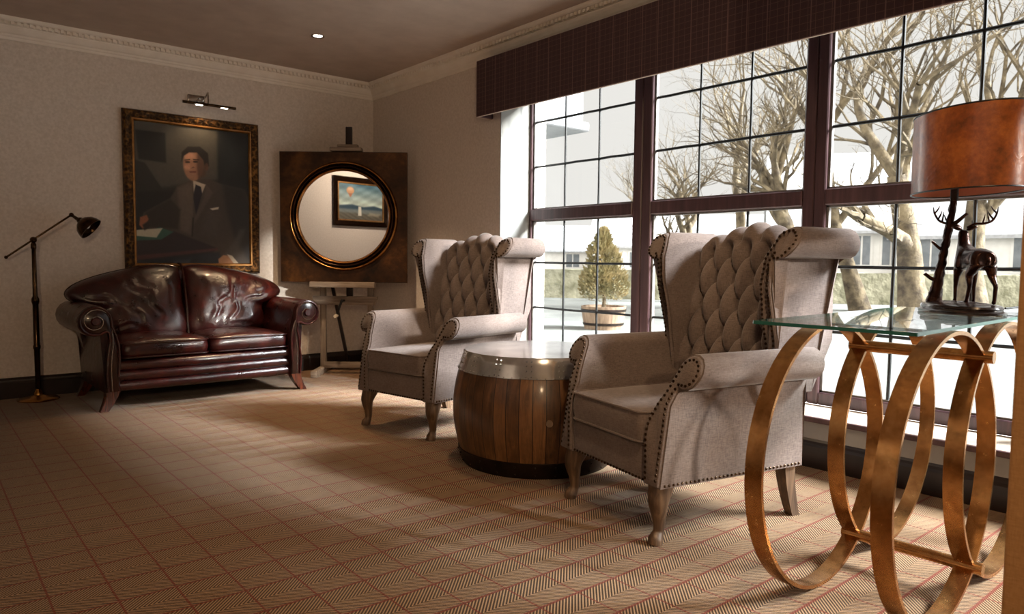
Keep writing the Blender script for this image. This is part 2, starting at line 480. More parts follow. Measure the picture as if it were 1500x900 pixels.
box(bm, (W, OY1, -.3), (XO, D + .2, ZC)); box(bm, (W, YR - .2, -.3), (XO, OY0, ZC))
box(bm, (W, OY0, -.3), (XO, OY1, OZ0)); box(bm, (W, OY0, OZ1), (XO, OY1, ZC))
struct('wall_right', bm, M['wall'])
# white painted linings of the window opening and the white apron under the board
bm = B(); box(bm, (W - .004, OY1 - .008, OZ0 + .026), (WF, OY1, OZ1)); box(bm, (W, OY0, OZ1 - .008), (WF, OY1 - .008, OZ1))
struct('trim_1', bm, M['wall_white'])
bm = B(); box(bm, (W - .006, OY0, .14), (W, OY1 + .02, .228)); struct('trim_2', bm, M['wall_white'])
bm = B(); box(bm, (W - .02, OY0, .228), (WF - .03, OY1 - .008, .254), .004); 
o = struct('trim_3', bm, M['sill'])
bm = B(); box(bm, (W - .034, OY0, .226), (W - .02, OY1 + .01, .252), .004); struct('trim_4', bm, M['frame'])
# pier at the right-hand edge of the view
bm = B(); box(bm, (1.60, -.42, 0), (1.86, .425, ZC), .006); struct('wall_pier', bm, M['panel'])
# skirting boards
def skirt(name, a, b, nrm):
    bm = B(); prof = [(0, 0), (.022, 0), (.022, .105), (.016, .118), (.014, .13), (.007, .14), (0, .145)]
    a, b, nrm = Vector(a), Vector(b), Vector(nrm)
    prism(bm, prof, lambda p, q: a + nrm * p + Vector((0, 0, q)), lambda p, q: b + nrm * p + Vector((0, 0, q)))
    return struct(name, bm, M['skirting'])
skirt('baseboard_back', (XL, D, 0), (W - .022, D, 0), (0, -1, 0))
skirt('baseboard_right', (W, D - .022, 0), (W, YR, 0), (-1, 0, 0))
skirt('baseboard_left', (XL, YR + .022, 0), (XL, D - .022, 0), (1, 0, 0))
# cornice with dentils
def cornice(name, a, b, nrm, dent=True, cut=0.0):
    bm = B(); prof = [(0, -.135), (.012, -.135), (.014, -.118), (.02, -.112), (.022, -.1), (.034, -.092), (.05, -.072), (.058, -.058), (.058, -.052),
                      (.064, -.05), (.064, -.028), (.09, -.026), (.098, -.018), (.104, -.006), (.106, 0), (0, 0)]
    a, b, nrm = Vector(a), Vector(b), Vector(nrm); d = (b - a).normalized()
    prism(bm, prof, lambda p, q: a + nrm * p + d * p + Vector((0, 0, ZC + q)), lambda p, q: b + nrm * p - d * p + Vector((0, 0, ZC + q)))
    L = (b - a).length; s = .1
    while s < L - .1:
        c = a + d * s + nrm * .074 + Vector((0, 0, ZC - .038))
        mt = Matrix((d, nrm, Vector((0, 0, 1)))).transposed().to_4x4(); mt.translation = c
        box(bm, (-.0105, -.012, -.011), (.0105, .012, .011), mtx=mt); s += .036
    return struct(name, bm, M['plaster'])
cornice('trim_5', (XL, D, 0), (W, D, 0), (0, -1, 0))
cornice('trim_6', (W, YR, 0), (W, D, 0), (-1, 0, 0))
cornice('trim_7', (XL, D, 0), (XL, YR, 0), (1, 0, 0))

# windows: casements of three by six leaded lights
GB, T0, T1 = .32, 1.30, 1.385
def window(i, y0, y1, my0, my1):
    """y0..y1 glass, my0..my1 outer frame"""
    root = bpy.data.objects.new('window_%d' % i, None); link(root); root['kind'] = 'structure'; root.location = (WF, (y0 + y1) / 2, .254)
    off = Vector((-WF, -(y0 + y1) / 2, -.254)); mt = Matrix.Translation(off)
    bm = B(); X0, X1 = WF - .035, WF + .035
    box(bm, (X0, y1, .254), (X1, my1, OZ1), .006, 1); box(bm, (X0, my0, .254), (X1, y0, OZ1), .006, 1)
    box(bm, (X0, y0, .254), (X1, y1, GB), .006, 1); box(bm, (X0, y0, OZ1 - .05), (X1, y1, OZ1), .006, 1)
    box(bm, (X0 - .004, y0, T0), (X1, y1, T1), .006, 1)
    bmesh.ops.transform(bm, matrix=mt, verts=bm.verts); obj('frame', bm, M['frame'], root, 30)
    bm = B()
    for za, zb in ((GB, T0), (T1, OZ1 - .05)):
        for s in (0, 1):
            yy = y0 if s == 0 else y1 - .012
            box(bm, (WF - .012, yy, za), (WF + .012, yy + .012, zb), 0)
        box(bm, (WF - .012, y0, za), (WF + .012, y1, za + .01)); box(bm, (WF - .012, y0, zb - .01), (WF + .012, y1, zb))
    bmesh.ops.transform(bm, matrix=mt, verts=bm.verts); tag(obj('glazing_bead', bm, M['glassbead'], root, 0), 'pale grey glazing bead')
    bm = B(); w = .0085
    for k in (1, 2):
        y = y0 + (y1 - y0) * k / 3
        for za, zb in ((GB, T0), (T1, OZ1 - .05)):
            n = 6; pts = [(WF, y + random.uniform(-.0014, .0014), za + (zb - za) * j / n) for j in range(n + 1)]
            tube(bm, pts, w, 6)
    for z in (.641, .982, 1.705, 2.037):
        n = 9; pts = [(WF - .001, y0 + (y1 - y0) * j / n, z + random.uniform(-.002, .002)) for j in range(n + 1)]
        tube(bm, pts, w, 6)
    bmesh.ops.transform(bm, matrix=mt, verts=bm.verts); obj('leading', bm, M['lead'], root)
    bm = B(); box(bm, (WF - .003, y0, GB), (WF + .001, y1, T0)); box(bm, (WF - .003, y0, T1), (WF + .001, y1, OZ1 - .05))
    bmesh.ops.transform(bm, matrix=mt, verts=bm.verts); obj('pane', bm, M['pane'], root, 0)
M['glassbead'] = mottled('pale_glazing_bead', (96, 92, 90), (128, 124, 120), 20, .5, 0, .02)
ys = [(3.137, 4.14), (1.965, 2.985), (.82, 1.84), (-.325, .695), (-1.47, -.45), (-2.615, -1.595), (-3.76, -2.74), (-4.905, -3.885)]
bounds = [OY1 - .008] + [(ys[k][0] + ys[k + 1][1]) / 2 for k in range(len(ys) - 1)] + [ys[-1][0] - .06]
for i, (a, b) in enumerate(ys): window(i + 1, a, b, bounds[i + 1] + .0015, bounds[i] - .0015)
bm = B(); box(bm, (WF - .04, OY0, .254), (WF + .04, bounds[-1], OZ1)); struct('trim_8', bm, M['frame'])

# valance over the window
val = thing('window_valance', 'long dark brown checked fabric valance across the top of the window', 'valance', (W, 4.28, 2.044))
bm = B(); box(bm, (-.146, -9.9, 0), (-.128, 0, .40), .003, 1); box(bm, (-.128, -.018, 0), (0, 0, .40), .003, 1)
obj('fabric_face', bm, M['valance'], val, 0)
bm = B(); box(bm, (-.128, -9.9, .39), (0, -.018, .40)); obj('top_board', bm, M['skirting'], val, 0)
bm = B(); tube(bm, [(-.137, -9.9, 0), (-.137, 0, 0)], .0035, 6); tag(obj('piping', bm, M['plaster'], val), 'pale piping along the bottom hem')

# recessed ceiling light
def downlight(x, y, label, lit=True, group=None):
    t = thing('downlight', label, 'ceiling light', (x, y, ZC), 0, group)
    bm = B(); lathe(bm, [(.030, -.001), (.046, -.006), (.048, 0), (.046, .0)], 28, close_top=False, close_bot=False); obj('bezel', bm, M['chrome'], t)
    bm = B(); lathe(bm, [(.001, -.002), (.031, -.002), (.031, -.0005), (.001, -.0005)], 24); obj('lens', bm, M['led'], t, 0)
    return t
downlight(2.33, 4.98, 'small chrome recessed spotlight in the ceiling near the back corner')

# picture light over the portrait
pl = thing('picture_light', 'chrome picture light on a curved arm above the portrait', 'light', (1.79, D, 2.235))
bm = B(); box(bm, (-.055, -.022, -.03), (.075, 0, .04), .006); obj('wall_plate', bm, M['chrome'], pl)
bm = B(); tube(bm, smooth_path([(.06, -.02, .0), (.08, -.05, .05), (.07, -.11, .055), (.055, -.16, .01), (.05, -.175, -.05)], 6), .006, 8); obj('arm', bm, M['chrome'], pl)
bm = B(); tube(bm, [(-.14, -.18, -.055), (.26, -.18, -.055)], .011, 12); obj('tube', bm, M['brassdark'], pl)
for k in (-.02, .17):
    bm = B(); box(bm, (k - .025, -.192, -.0675), (k + .025, -.172, -.0635), .001, 1); obj('lamp_lens', bm, M['led'], pl, 0)

# ------------------------------------------------------------------ oil portrait
def paint_canvas(name, w, h, nx, ny, base, shapes, parent, mat, fn=None):
    U, V = np.meshgrid((np.arange(nx + 1)) / nx, (np.arange(ny + 1)) / ny)
    C = np.zeros((ny + 1, nx + 1, 3)); C[:] = np.array(base)
    if fn: C = fn(U, V, C)
    asp = h / w
    def sdf(poly, X, Y):
        d = np.full(X.shape, 1e9); ins = np.zeros(X.shape, bool); n = len(poly)
        for i in range(n):
            ax, ay = poly[i]; bx, by = poly[(i + 1) % n]
            ex, ey = bx - ax, by - ay; L = ex * ex + ey * ey + 1e-12
            t = np.clip(((X - ax) * ex + (Y - ay) * ey) / L, 0, 1)
            d = np.minimum(d, np.hypot(X - ax - t * ex, Y - ay - t * ey))
            c = ((ay > Y) != (by > Y)) & (X < (bx - ax) * (Y - ay) / ((by - ay) if by != ay else 1e-9) + ax)
            ins ^= c
        return np.where(ins, -d, d)
    for s in shapes:
        col = np.array(s[1], float); soft = s[2]; al = s[3] if len(s) > 3 else 1
        P = [(u, v * asp) for u, v in s[0]]
        a = 1 / (1 + np.exp(np.clip(sdf(P, U, V * asp) / soft * 4, -30, 30))) * al
        C = C * (1 - a[..., None]) + col * a[..., None]
    me = bpy.data.meshes.new(name); verts = [((U[j, i] - .5) * w, 0, (.5 - V[j, i]) * h) for j in range(ny + 1) for i in range(nx + 1)]
    faces = [(j * (nx + 1) + i, (j + 1) * (nx + 1) + i, (j + 1) * (nx + 1) + i + 1, j * (nx + 1) + i + 1) for j in range(ny) for i in range(nx)]
    me.from_pydata(verts, [], faces)
    lin = C / 255.0; lin = np.where(lin <= .04045, lin / 12.92, ((lin + .055) / 1.055) ** 2.4)
    ca = me.color_attributes.new('paint', 'FLOAT_COLOR', 'POINT')
    buf = np.ones((len(verts), 4), np.float32); buf[:, :3] = lin.reshape(-1, 3); ca.data.foreach_set('color', buf.ravel())
    me.materials.append(mat); o = bpy.data.objects.new(name, me); link(o, parent); return o
def picture_frame(root, w, h, outer, prof, mat, name='frame'):
    """mitred frame; prof (inward distance from outer edge, forward -y)"""
    bm = B(); rows = []
    for d, f in prof:
        x, z = w / 2 - d, h / 2 - d
        rows.append([(-x, -f, -z), (x, -f, -z), (x, -f, z), (-x, -f, z)])
    loft(bm, rows, True, False)
    return obj(name, bm, mat, root, 30)
q = lambda pts: [((x - 66 - (y - 98) * .008) / 576.0, (y - 98 - (x - 66) * (.105 * (1 - (y - 98) / 750.0)) - (x - 66) * .004) / 745.0) for x, y in pts]
def ell(cx, cy, rx, ry, n=20, rot=0):
    return [(cx + rx * math.cos(a) * math.cos(rot) - ry * math.sin(a) * math.sin(rot), cy + rx * math.cos(a) * math.sin(rot) + ry * math.sin(a) * math.cos(rot)) for a in [2 * PI * i / n for i in range(n)]]
S = .010
shapes = [
 (q([(60, 90), (480, 130), (480, 400), (60, 470)]), (78, 75, 68), .03), (q([(75, 150), (215, 165), (218, 318), (90, 300)]), (24, 24, 23), .012),
 (q([(60, 300), (118, 320), (205, 465), (60, 465)]), (38, 36, 33), .012), (q([(478, 150), (660, 170), (660, 860), (478, 860)]), (24, 27, 28), .03),
 (q([(485, 200), (640, 220), (600, 330), (500, 420)]), (36, 40, 42), .06, .6), (q([(60, 465), (270, 465), (270, 700), (60, 700)]), (22, 20, 18), .02),
 (q([(345, 400), (270, 440), (235, 500), (110, 575), (92, 640), (130, 668), (280, 690), (460, 790), (560, 846), (650, 846), (650, 520), (618, 450), (500, 425), (430, 400)]), (72, 62, 56), .012),
 (q([(500, 425), (618, 450), (655, 560), (650, 846), (560, 700), (520, 560)]), (38, 36, 35), .04, .8),
 (q([(270, 445), (330, 420), (345, 600), (335, 690), (285, 670)]), (106, 94, 84), .03, .8), (q([(235, 505), (120, 575), (100, 650), (270, 660), (285, 560)]), (42, 34, 29), .02, .9),
 (q([(420, 560), (490, 570), (470, 700), (380, 690)]), (84, 76, 70), .05, .6), (q([(590, 660), (620, 660), (575, 790), (530, 830), (500, 800), (560, 720)]), (84, 82, 80), .03, .8),
 (q([(345, 405), (312, 470), (345, 610), (350, 520)]), (104, 92, 82), .012, .7), (q([(415, 425), (450, 470), (350, 640), (345, 615), (400, 500)]), (92, 82, 75), .014, .8),
 (q([(344, 600), (352, 600), (345, 700), (338, 700)]), (30, 26, 24), .006, .8),
 (q([(348, 405), (412, 428), (392, 478), (372, 458), (352, 474)]), (196, 186, 170), .006), (q([(362, 428), (388, 440), (394, 476), (362, 585), (350, 500), (352, 470)]), (30, 26, 38), .006),
 (q(ell(352, 322, 52, 88)), (164, 120, 96), .012), (q([(372, 250), (425, 270), (412, 380), (375, 408), (368, 330)]), (82, 58, 46), .02, .85),
 (q(ell(332, 282, 26, 22)), (216, 168, 140), .03, .8), (q(ell(325, 338, 20, 14)), (206, 154, 126), .02, .8), (q(ell(345, 385, 20, 12)), (160, 118, 96), .02, .7),
 (q([(292, 310), (294, 262), (325, 232), (385, 232), (425, 265), (430, 330), (412, 345), (402, 300), (370, 262), (330, 262), (304, 280)]), (30, 23, 19), .008),
 (q(ell(418, 335, 10, 20)), (96, 62, 48), .008, .8), (q(ell(322, 312, 13, 5)), (52, 36, 28), .005), (q(ell(362, 310, 13, 5)), (46, 32, 26), .005),
 (q([(308, 300), (335, 296), (335, 301), (308, 305)]), (44, 30, 24), .004), (q([(350, 296), (380, 297), (380, 302), (350, 301)]), (44, 30, 24), .004),
 (q([(338, 305), (346, 305), (352, 338), (334, 342)]), (172, 124, 98), .006, .8), (q([(350, 335), (358, 340), (336, 346)]), (92, 62, 48), .005, .8), (q([(330, 360), (366, 358), (364, 366), (334, 367)]), (104, 56, 46), .005, .9),
 (q([(432, 553), (480, 543), (477, 556), (446, 561)]), (210, 204, 192), .005), (q([(60, 700), (250, 672), (475, 762), (440, 785), (60, 825)]), (48, 38, 42), .01),
 (q([(60, 800), (470, 760), (475, 772), (60, 828)]), (96, 54, 54), .01, .8), (q([(60, 828), (480, 782), (500, 860), (60, 870)]), (40, 44, 54), .02), (q([(250, 830), (330, 820), (330, 850), (250, 852)]), (86, 92, 104), .03, .8),
 (q([(60, 700), (185, 652), (250, 676), (190, 716), (60, 722)]), (54, 96, 84), .006), (q([(60, 668), (198, 656), (168, 706), (60, 696)]), (196, 194, 178), .006),
 (q([(92, 600), (124, 588), (132, 610), (118, 655), (104, 660), (88, 640)]), (156, 96, 66), .008), (q([(104, 640), (130, 620), (140, 650), (112, 668)]), (40, 30, 26), .01),
 (q([(474, 818), (500, 797), (540, 800), (562, 846), (478, 850)]), (182, 138, 108), .008), (q([(520, 792), (548, 800), (582, 840), (562, 850)]), (206, 200, 190), .006),
]
port = thing('framed_portrait', 'large oil portrait of a seated man in a grey suit, gilt framed', 'painting', (1.775, D, 1.485), 0)
PW, PH = 1.02, 1.235
picture_frame(port, PW, PH, 0, [(0, 0), (0, .03), (.008, .045), (.02, .052), (.034, .048), (.05, .04), (.062, .034), (.064, .03)], M['gilt'])
picture_frame(port, PW - .124, PH - .124, 0, [(0, .03), (.002, .036), (.012, .036), (.018, .026), (.02, .02)], M['gilt_edge'], 'slip')
o = paint_canvas('canvas', PW - .15, PH - .15, 230, 290, (40, 38, 35), shapes, port, M['oil']); o.location = (0, -.018, 0)
bm = B(); box(bm, (-PW / 2 + .03, -.016, -PH / 2 + .03), (PW / 2 - .03, 0, PH / 2 - .03)); obj('backing', bm, M['skirting'], port, 0)

# balloon picture on the left wall (seen in the mirror)
def sky(U, V, C):
    t = np.clip(V / .62, 0, 1)[..., None]
    s = (1 - t) * np.array((74, 110, 128)) + t * np.array((196, 206, 196))
    s = s + 14 * np.sin(U * 9 + V * 22)[..., None] + 8 * np.sin(U * 23 - V * 31)[..., None]
    g = np.array((96, 92, 82)) + 10 * np.sin(U * 40 + V * 60)[..., None]
    return np.where(V[..., None] > .7, g, s)
bsh = [([(0, .64), (.2, .58), (.45, .63), (.7, .57), (1, .62), (1, .72), (0, .72)], (46, 70, 88), .02), ([(0, .70), (1, .70), (1, .80), (0, .82)], (120, 132, 136), .03, .8),
       (ell(.74, .19, .085, .10), (196, 150, 112), .012), ([(.69, .27), (.79, .27), (.75, .37), (.73, .37)], (160, 104, 76), .012), (ell(.74, .15, .06, .04), (214, 190, 160), .02, .8),
       ([(.50, .62), (.56, .62), (.57, .88), (.49, .88)], (206, 204, 196), .01), ([(.05, .80), (.3, .78), (.35, .86), (.1, .88)], (176, 170, 150), .03, .7)]
bp = thing('balloon_picture', 'gilt framed landscape picture with a hot air balloon, seen in the round mirror', 'painting', (XL, 1.80, 1.93), R(90))
BW, BH = 1.12, .80
picture_frame(bp, BW, BH, 0, [(0, 0), (0, .04), (.02, .05), (.07, .03), (.09, .022)], M['mring_dark'])
picture_frame(bp, BW - .17, BH - .17, 0, [(0, .022), (.004, .034), (.022, .034), (.026, .02)], M['gilt_edge'], 'slip')
o = paint_canvas('canvas', BW - .21, BH - .21, 90, 70, (120, 130, 130), bsh, bp, M['oil'], sky); o.location = (0, -.018, 0)

# ------------------------------------------------------------------ wingback armchair
ARM_C, ARM_R = (.352, .618), .062
def arm_profile(s, inset=0.0):
    p = [(.325, .212), (.325, .50), (.332, .545)]
    for k in range(13):
        a = R(-120 + k * 25); p.append((ARM_C[0] + ARM_R * math.cos(a), ARM_C[1] + ARM_R * math.sin(a)))
    p += [(.268, .54), (.25, .50), (.238, .44), (.235, .40), (.235, .212)]
    if inset:
        cx = .285; out = []
        for x, z in p:
            if z > .545: dx, dz = x - ARM_C[0], z - ARM_C[1]; k = 1 - inset / ARM_R; out.append((ARM_C[0] + dx * k, ARM_C[1] + dz * k))
            else: out.append((x - inset if x > cx else x + inset, z + (inset if z < .22 else 0)))
        p = out
    return [(s * x, z) for x, z in p]
def arm_yf(z): return .355 if z < .42 else .355 - (z - .42) * .50
def wing_profile(s, inset=0.0):
    c, r = (.366, 1.076), .06
    p = [(.325, .50), (.327, .70), (.33, .90), (.332, 1.0)]
    for k in range(13):
        a = R(-125 + k * 25); p.append((c[0] + r * math.cos(a), c[1] + r * math.sin(a)))
    p += [(.286, 1.02), (.272, .92), (.262, .80), (.258, .66), (.256, .50)]
    if inset:
        out = []
        for x, z in p:
            if z > 1.02: k = 1 - inset / r; out.append((c[0] + (x - c[0]) * k, c[1] + (z - c[1]) * k))
            else: out.append((x - inset if x > .3 else x + inset, z))
        p = out
    return [(s * x, z) for x, z in p]
def interp(z, T):
    if z <= T[0][0]: return T[0][1]
    for (a, va), (b, vb) in zip(T, T[1:]):
        if z <= b:
            t = (z - a) / (b - a); t = t * t * (3 - 2 * t); return va + (vb - va) * t
    return T[-1][1]
def wing_yf(z): return interp(z, [(.5, -.20), (.66, -.20), (.80, -.165), (.95, -.14), (1.03, -.15), (1.10, -.19), (1.15, -.24)])
def wing_yb(z): return interp(z, [(.5, -.385), (.56, -.40), (.70, -.49), (.88, -.478), (1.02, -.505), (1.14, -.50)])
def back_yb(z): return interp(z, [(.21, -.352), (.54, -.40), (.70, -.475), (.88, -.465), (1.02, -.49), (1.14, -.49)])
def build_armchair():
    root = thing('wingback_armchair', '', 'armchair', (0, 0, 0))
    # seat base
    bm = B(); box(bm, (-.240, -.35, .212), (.240, .352, .350), .014, 3); obj('seat_base', bm, M['linen'], root)
    # seat cushion
    bm = B(); out = superrect(-.236, .236, -.20, .372, .035)
    def fm(a, b, h):
        dome = .018 * (1 - (a / .236) ** 2) * max(0, 1 - ((b - .08) / .3) ** 2)
        return (a, b, .408 + h + (dome if h > 0 else 0))
    pillow(bm, out, fm, .054, .058, 12, 12)
    cu = obj('seat_cushion', bm, M['linen'], root, 60)
    bm = B()
    o2 = superrect(-.232, .232, -.2, .368, .035)
    tube(bm, [(x, y, .463) for x, y in o2], .0045, 6, closed=True); tube(bm, [(x, y, .357) for x, y in o2], .0045, 6, closed=True)
    obj('piping', bm, M['linen'], cu)
    for s in (1, -1):
        bm = B(); P = arm_profile(s); rows = []
        for k in range(9):
            t = k / 8
            rows.append([(x, -.345 + (arm_yf(z) - (-.345)) * t, z) for x, z in P])
        loft(bm, rows)
        arm = obj('arm', bm, M['linen'], root, 50)
        # front facing of the arm, raked, with its nails
        bm = B(); P2 = arm_profile(s, .006); rows = []
        for dy in (-.004, .006, .010):
            P3 = arm_profile(s, .006 if dy < .01 else .011); rows.append([(x, arm_yf(z) + dy, z) for x, z in P3])
        loft(bm, rows); fp = obj('arm_front', bm, M['linen'], arm, 50)
        bm = B(); P3 = arm_profile(s, .017)
        pth = [(x, arm_yf(z) + .011, z) for x, z in P3]
        nails(bm, pth, .0195, .0062, (1, .6, 1)); tag(obj('nailhead_trim', bm, M['nail'], fp), 'dark nailheads edging the arm front')
        bm = B(); tube(bm, [(s * .322, -.34 + .06 * k, .552) for k in range(11)], .004, 6); obj('seam_piping', bm, M['linen'], arm)
        # bottom row of nails on the side
        bm = B(); nails(bm, [(s * .3262, .345, .222), (s * .3262, -.34, .222)], .0195, .006, (.6, 1, 1)); tag(obj('nailhead_trim', bm, M['nail'], arm), 'dark nailheads along the lower edge')
        # wing
        bm = B(); P = wing_profile(s); rows = []
        for k in range(11):
            t = k / 10; rows.append([(x, wing_yb(z) + (wing_yf(z) - wing_yb(z)) * t, z) for x, z in P])
        loft(bm, rows); wing = obj('wing', bm, M['linen'], root, 50)
        bm = B(); rows = []
        for dy, ins in ((-.004, .005), (.006, .005), (.010, .010)):
            P3 = [p for p in wing_profile(s, ins)]
            rows.append([(x, wing_yf(z) + dy, z) for x, z in P3])
        loft(bm, rows); wf = obj('wing_front', bm, M['linen'], wing, 50)
        bm = B(); P3 = wing_profile(s, .016)
        nails(bm, [(x, wing_yf(z) + .011, z) for x, z in P3], .0195, .0062, (1, .6, 1)); tag(obj('nailhead_trim', bm, M['nail'], wf), 'dark nailheads edging the wing')
        bm = B(); tube(bm, [(s * .331, wing_yf(1.02) - .003 - k * .035, 1.024) for k in range(10)], .004, 6); obj('seam_piping', bm, M['linen'], wing)
    # front bottom nails
    bm = B(); nails(bm, [(-.235, .354, .222), (.235, .354, .222)], .0195, .006, (1, .6, 1)); tag(obj('nailhead_trim', bm, M['nail'], root), 'dark nailheads under the front rail')
    # tufted back
    hw = .272; nu, nv = 108, 210
    WX, WZ = .106, .225; z0 = .46
    def top(u): return 1.098 + .052 * (.5 + .5 * math.cos(PI * min(1, abs(u) / .25)))
    s_row0 = .60
    def tuft(u, s):
        a = u / WX + (s - s_row0) / WZ; b = u / WX - (s - s_row0) / WZ
        f = abs(math.sin(PI * a) * math.sin(PI * b)); ra, rb_ = a - round(a), b - round(b); return f ** .5 - .75 * math.exp(-(((ra + rb_) * WX / 2) ** 2 + ((ra - rb_) * WZ / 2 * .8) ** 2) / .018 ** 2)
    rows = []
    for j in range(nv + 1):
        v = j / nv; row = []
        for i in range(nu + 1):
            u = -hw + 2 * hw * i / nu; zt = top(u)
            Lf = zt - .05 - z0; La = PI * .055; Lb = zt - .05 - .212
            tot = Lf + La + Lb; s = v * tot
            if s < Lf:
                z = z0 + s; f = (z - z0) / .6
                p = Vector((u, -.205 - .155 * f ** 1.1, z)); nrm = Vector((0, 1, .22)).normalized()
            elif s < Lf + La:
                a = (s - Lf) / .055; f = (zt - .05 - z0) / .6; yc = -.205 - .155 * f ** 1.1 - .055
                p = Vector((u, yc + .055 * math.cos(a), zt - .05 + .05 * math.sin(a))); nrm = Vector((0, math.cos(a), math.sin(a)))
            else:
                z = zt - .05 - (s - Lf - La); f = (zt - .05 - z0) / .6; yt = -.205 - .155 * f ** 1.1 - .11
                k = min(1, (s - Lf - La) / .12); p = Vector((u, yt + (back_yb(z) - yt) * k, z)); nrm = Vector((0, -1, 0))
            d = 0
            sf = s + z0
            fade = 1 - min(1, max(0, (s - Lf - La * .75) / .05))
            if fade > 0:
                edge = min(1, max(0, (hw - abs(u)) / .02)) ** .5
                if sf > 1.06:   # vertical channels carrying over the crest
                    w = min(1, (sf - 1.06) / .04); ch = abs(math.sin(PI * (u / WX + .5))) ** .45
                    t_ = tuft(u, min(sf, 1.07)) * (1 - w) + ch * w
                else: t_ = tuft(u, sf)
                d = (.046 * t_ - .022) * fade * edge
            row.append(tuple(p + nrm * d))
        rows.append(row)
    bm = B(); V = [[bm.verts.new(p) for p in r] for r in rows]
    for A, C in zip(V, V[1:]):
        for k in range(nu): bm.faces.new((A[k], A[k + 1], C[k + 1], C[k]))
    bm.faces.new([r[0] for r in V]); bm.faces.new([r[-1] for r in reversed(V)])
    back = obj('tufted_back', bm, M['linen'], root, 60)
    # buttons
    bmb = B(); ball(bmb, (0, 0, 0), .0085, 10, 6, (1, .5, 1)); bt = None
    for r_ in range(0, 5):
        sf = s_row0 + r_ * WZ / 2 - .0
        if sf > 1.10: break
        n = 5 if r_ % 2 == 0 else 4
        for k in range(n):
            u = (k - (n - 1) / 2) * WX; z = sf; f = (z - z0) / .6
            y = -.205 - .155 * f ** 1.1 - .044
            if bt is None: bt = obj('button', bmb, M['linen'], back); b_ = bt
            else: b_ = bt.copy(); COL.objects.link(b_)
            b_.location = (u, y, z)
    # legs
    for s in (1, -1):
        bm = B()
        pth = smooth_path([(s * .268, .30, .235), (s * .272, .310, .20), (s * .279, .324, .15), (s * .277, .318, .09), (s * .276, .318, .045), (s * .279, .332, .018), (s * .280, .336, .0)], 6)
        rad = lerp_list([.046, .045, .037, .024, .019, .027, .026], 6)
        tube(bm, pth, rad, 14); obj('leg', bm, M['chairleg'], root, 60)
        bm = B(); rows = []
        for t in range(7):
            k = t / 6; z = .215 * (1 - k); hw_ = .027 - .008 * k; cy = -.305 - .05 * k ** 1.6; cx = s * .278
            rows.append([(cx + a * hw_, cy + b * hw_, z) for a, b in ((-1, -1), (1, -1), (1, 1), (-1, 1))])
        loft(bm, rows); obj('leg', bm, M['chairleg'], root, 30)
    return root
def face(o, C, fwd):
    o.location = (C[0], C[1], 0); o.rotation_euler = (0, 0, math.atan2(fwd[1], fwd[0]) - PI / 2)
arm1 = build_armchair()
arm1['label'] = 'oatmeal linen buttoned wingback armchair nearer the camera, beside the gold ring table'
arm1['group'] = 'wingback armchairs by the window'
arm2 = copy_tree(arm1)
arm2['label'] = 'oatmeal linen buttoned wingback armchair farther back, between the easel and the barrel table'
face(arm1, (2.385, 1.779), (-.977, .213)); face(arm2, (2.468, 3.628), (-.983, -.182))

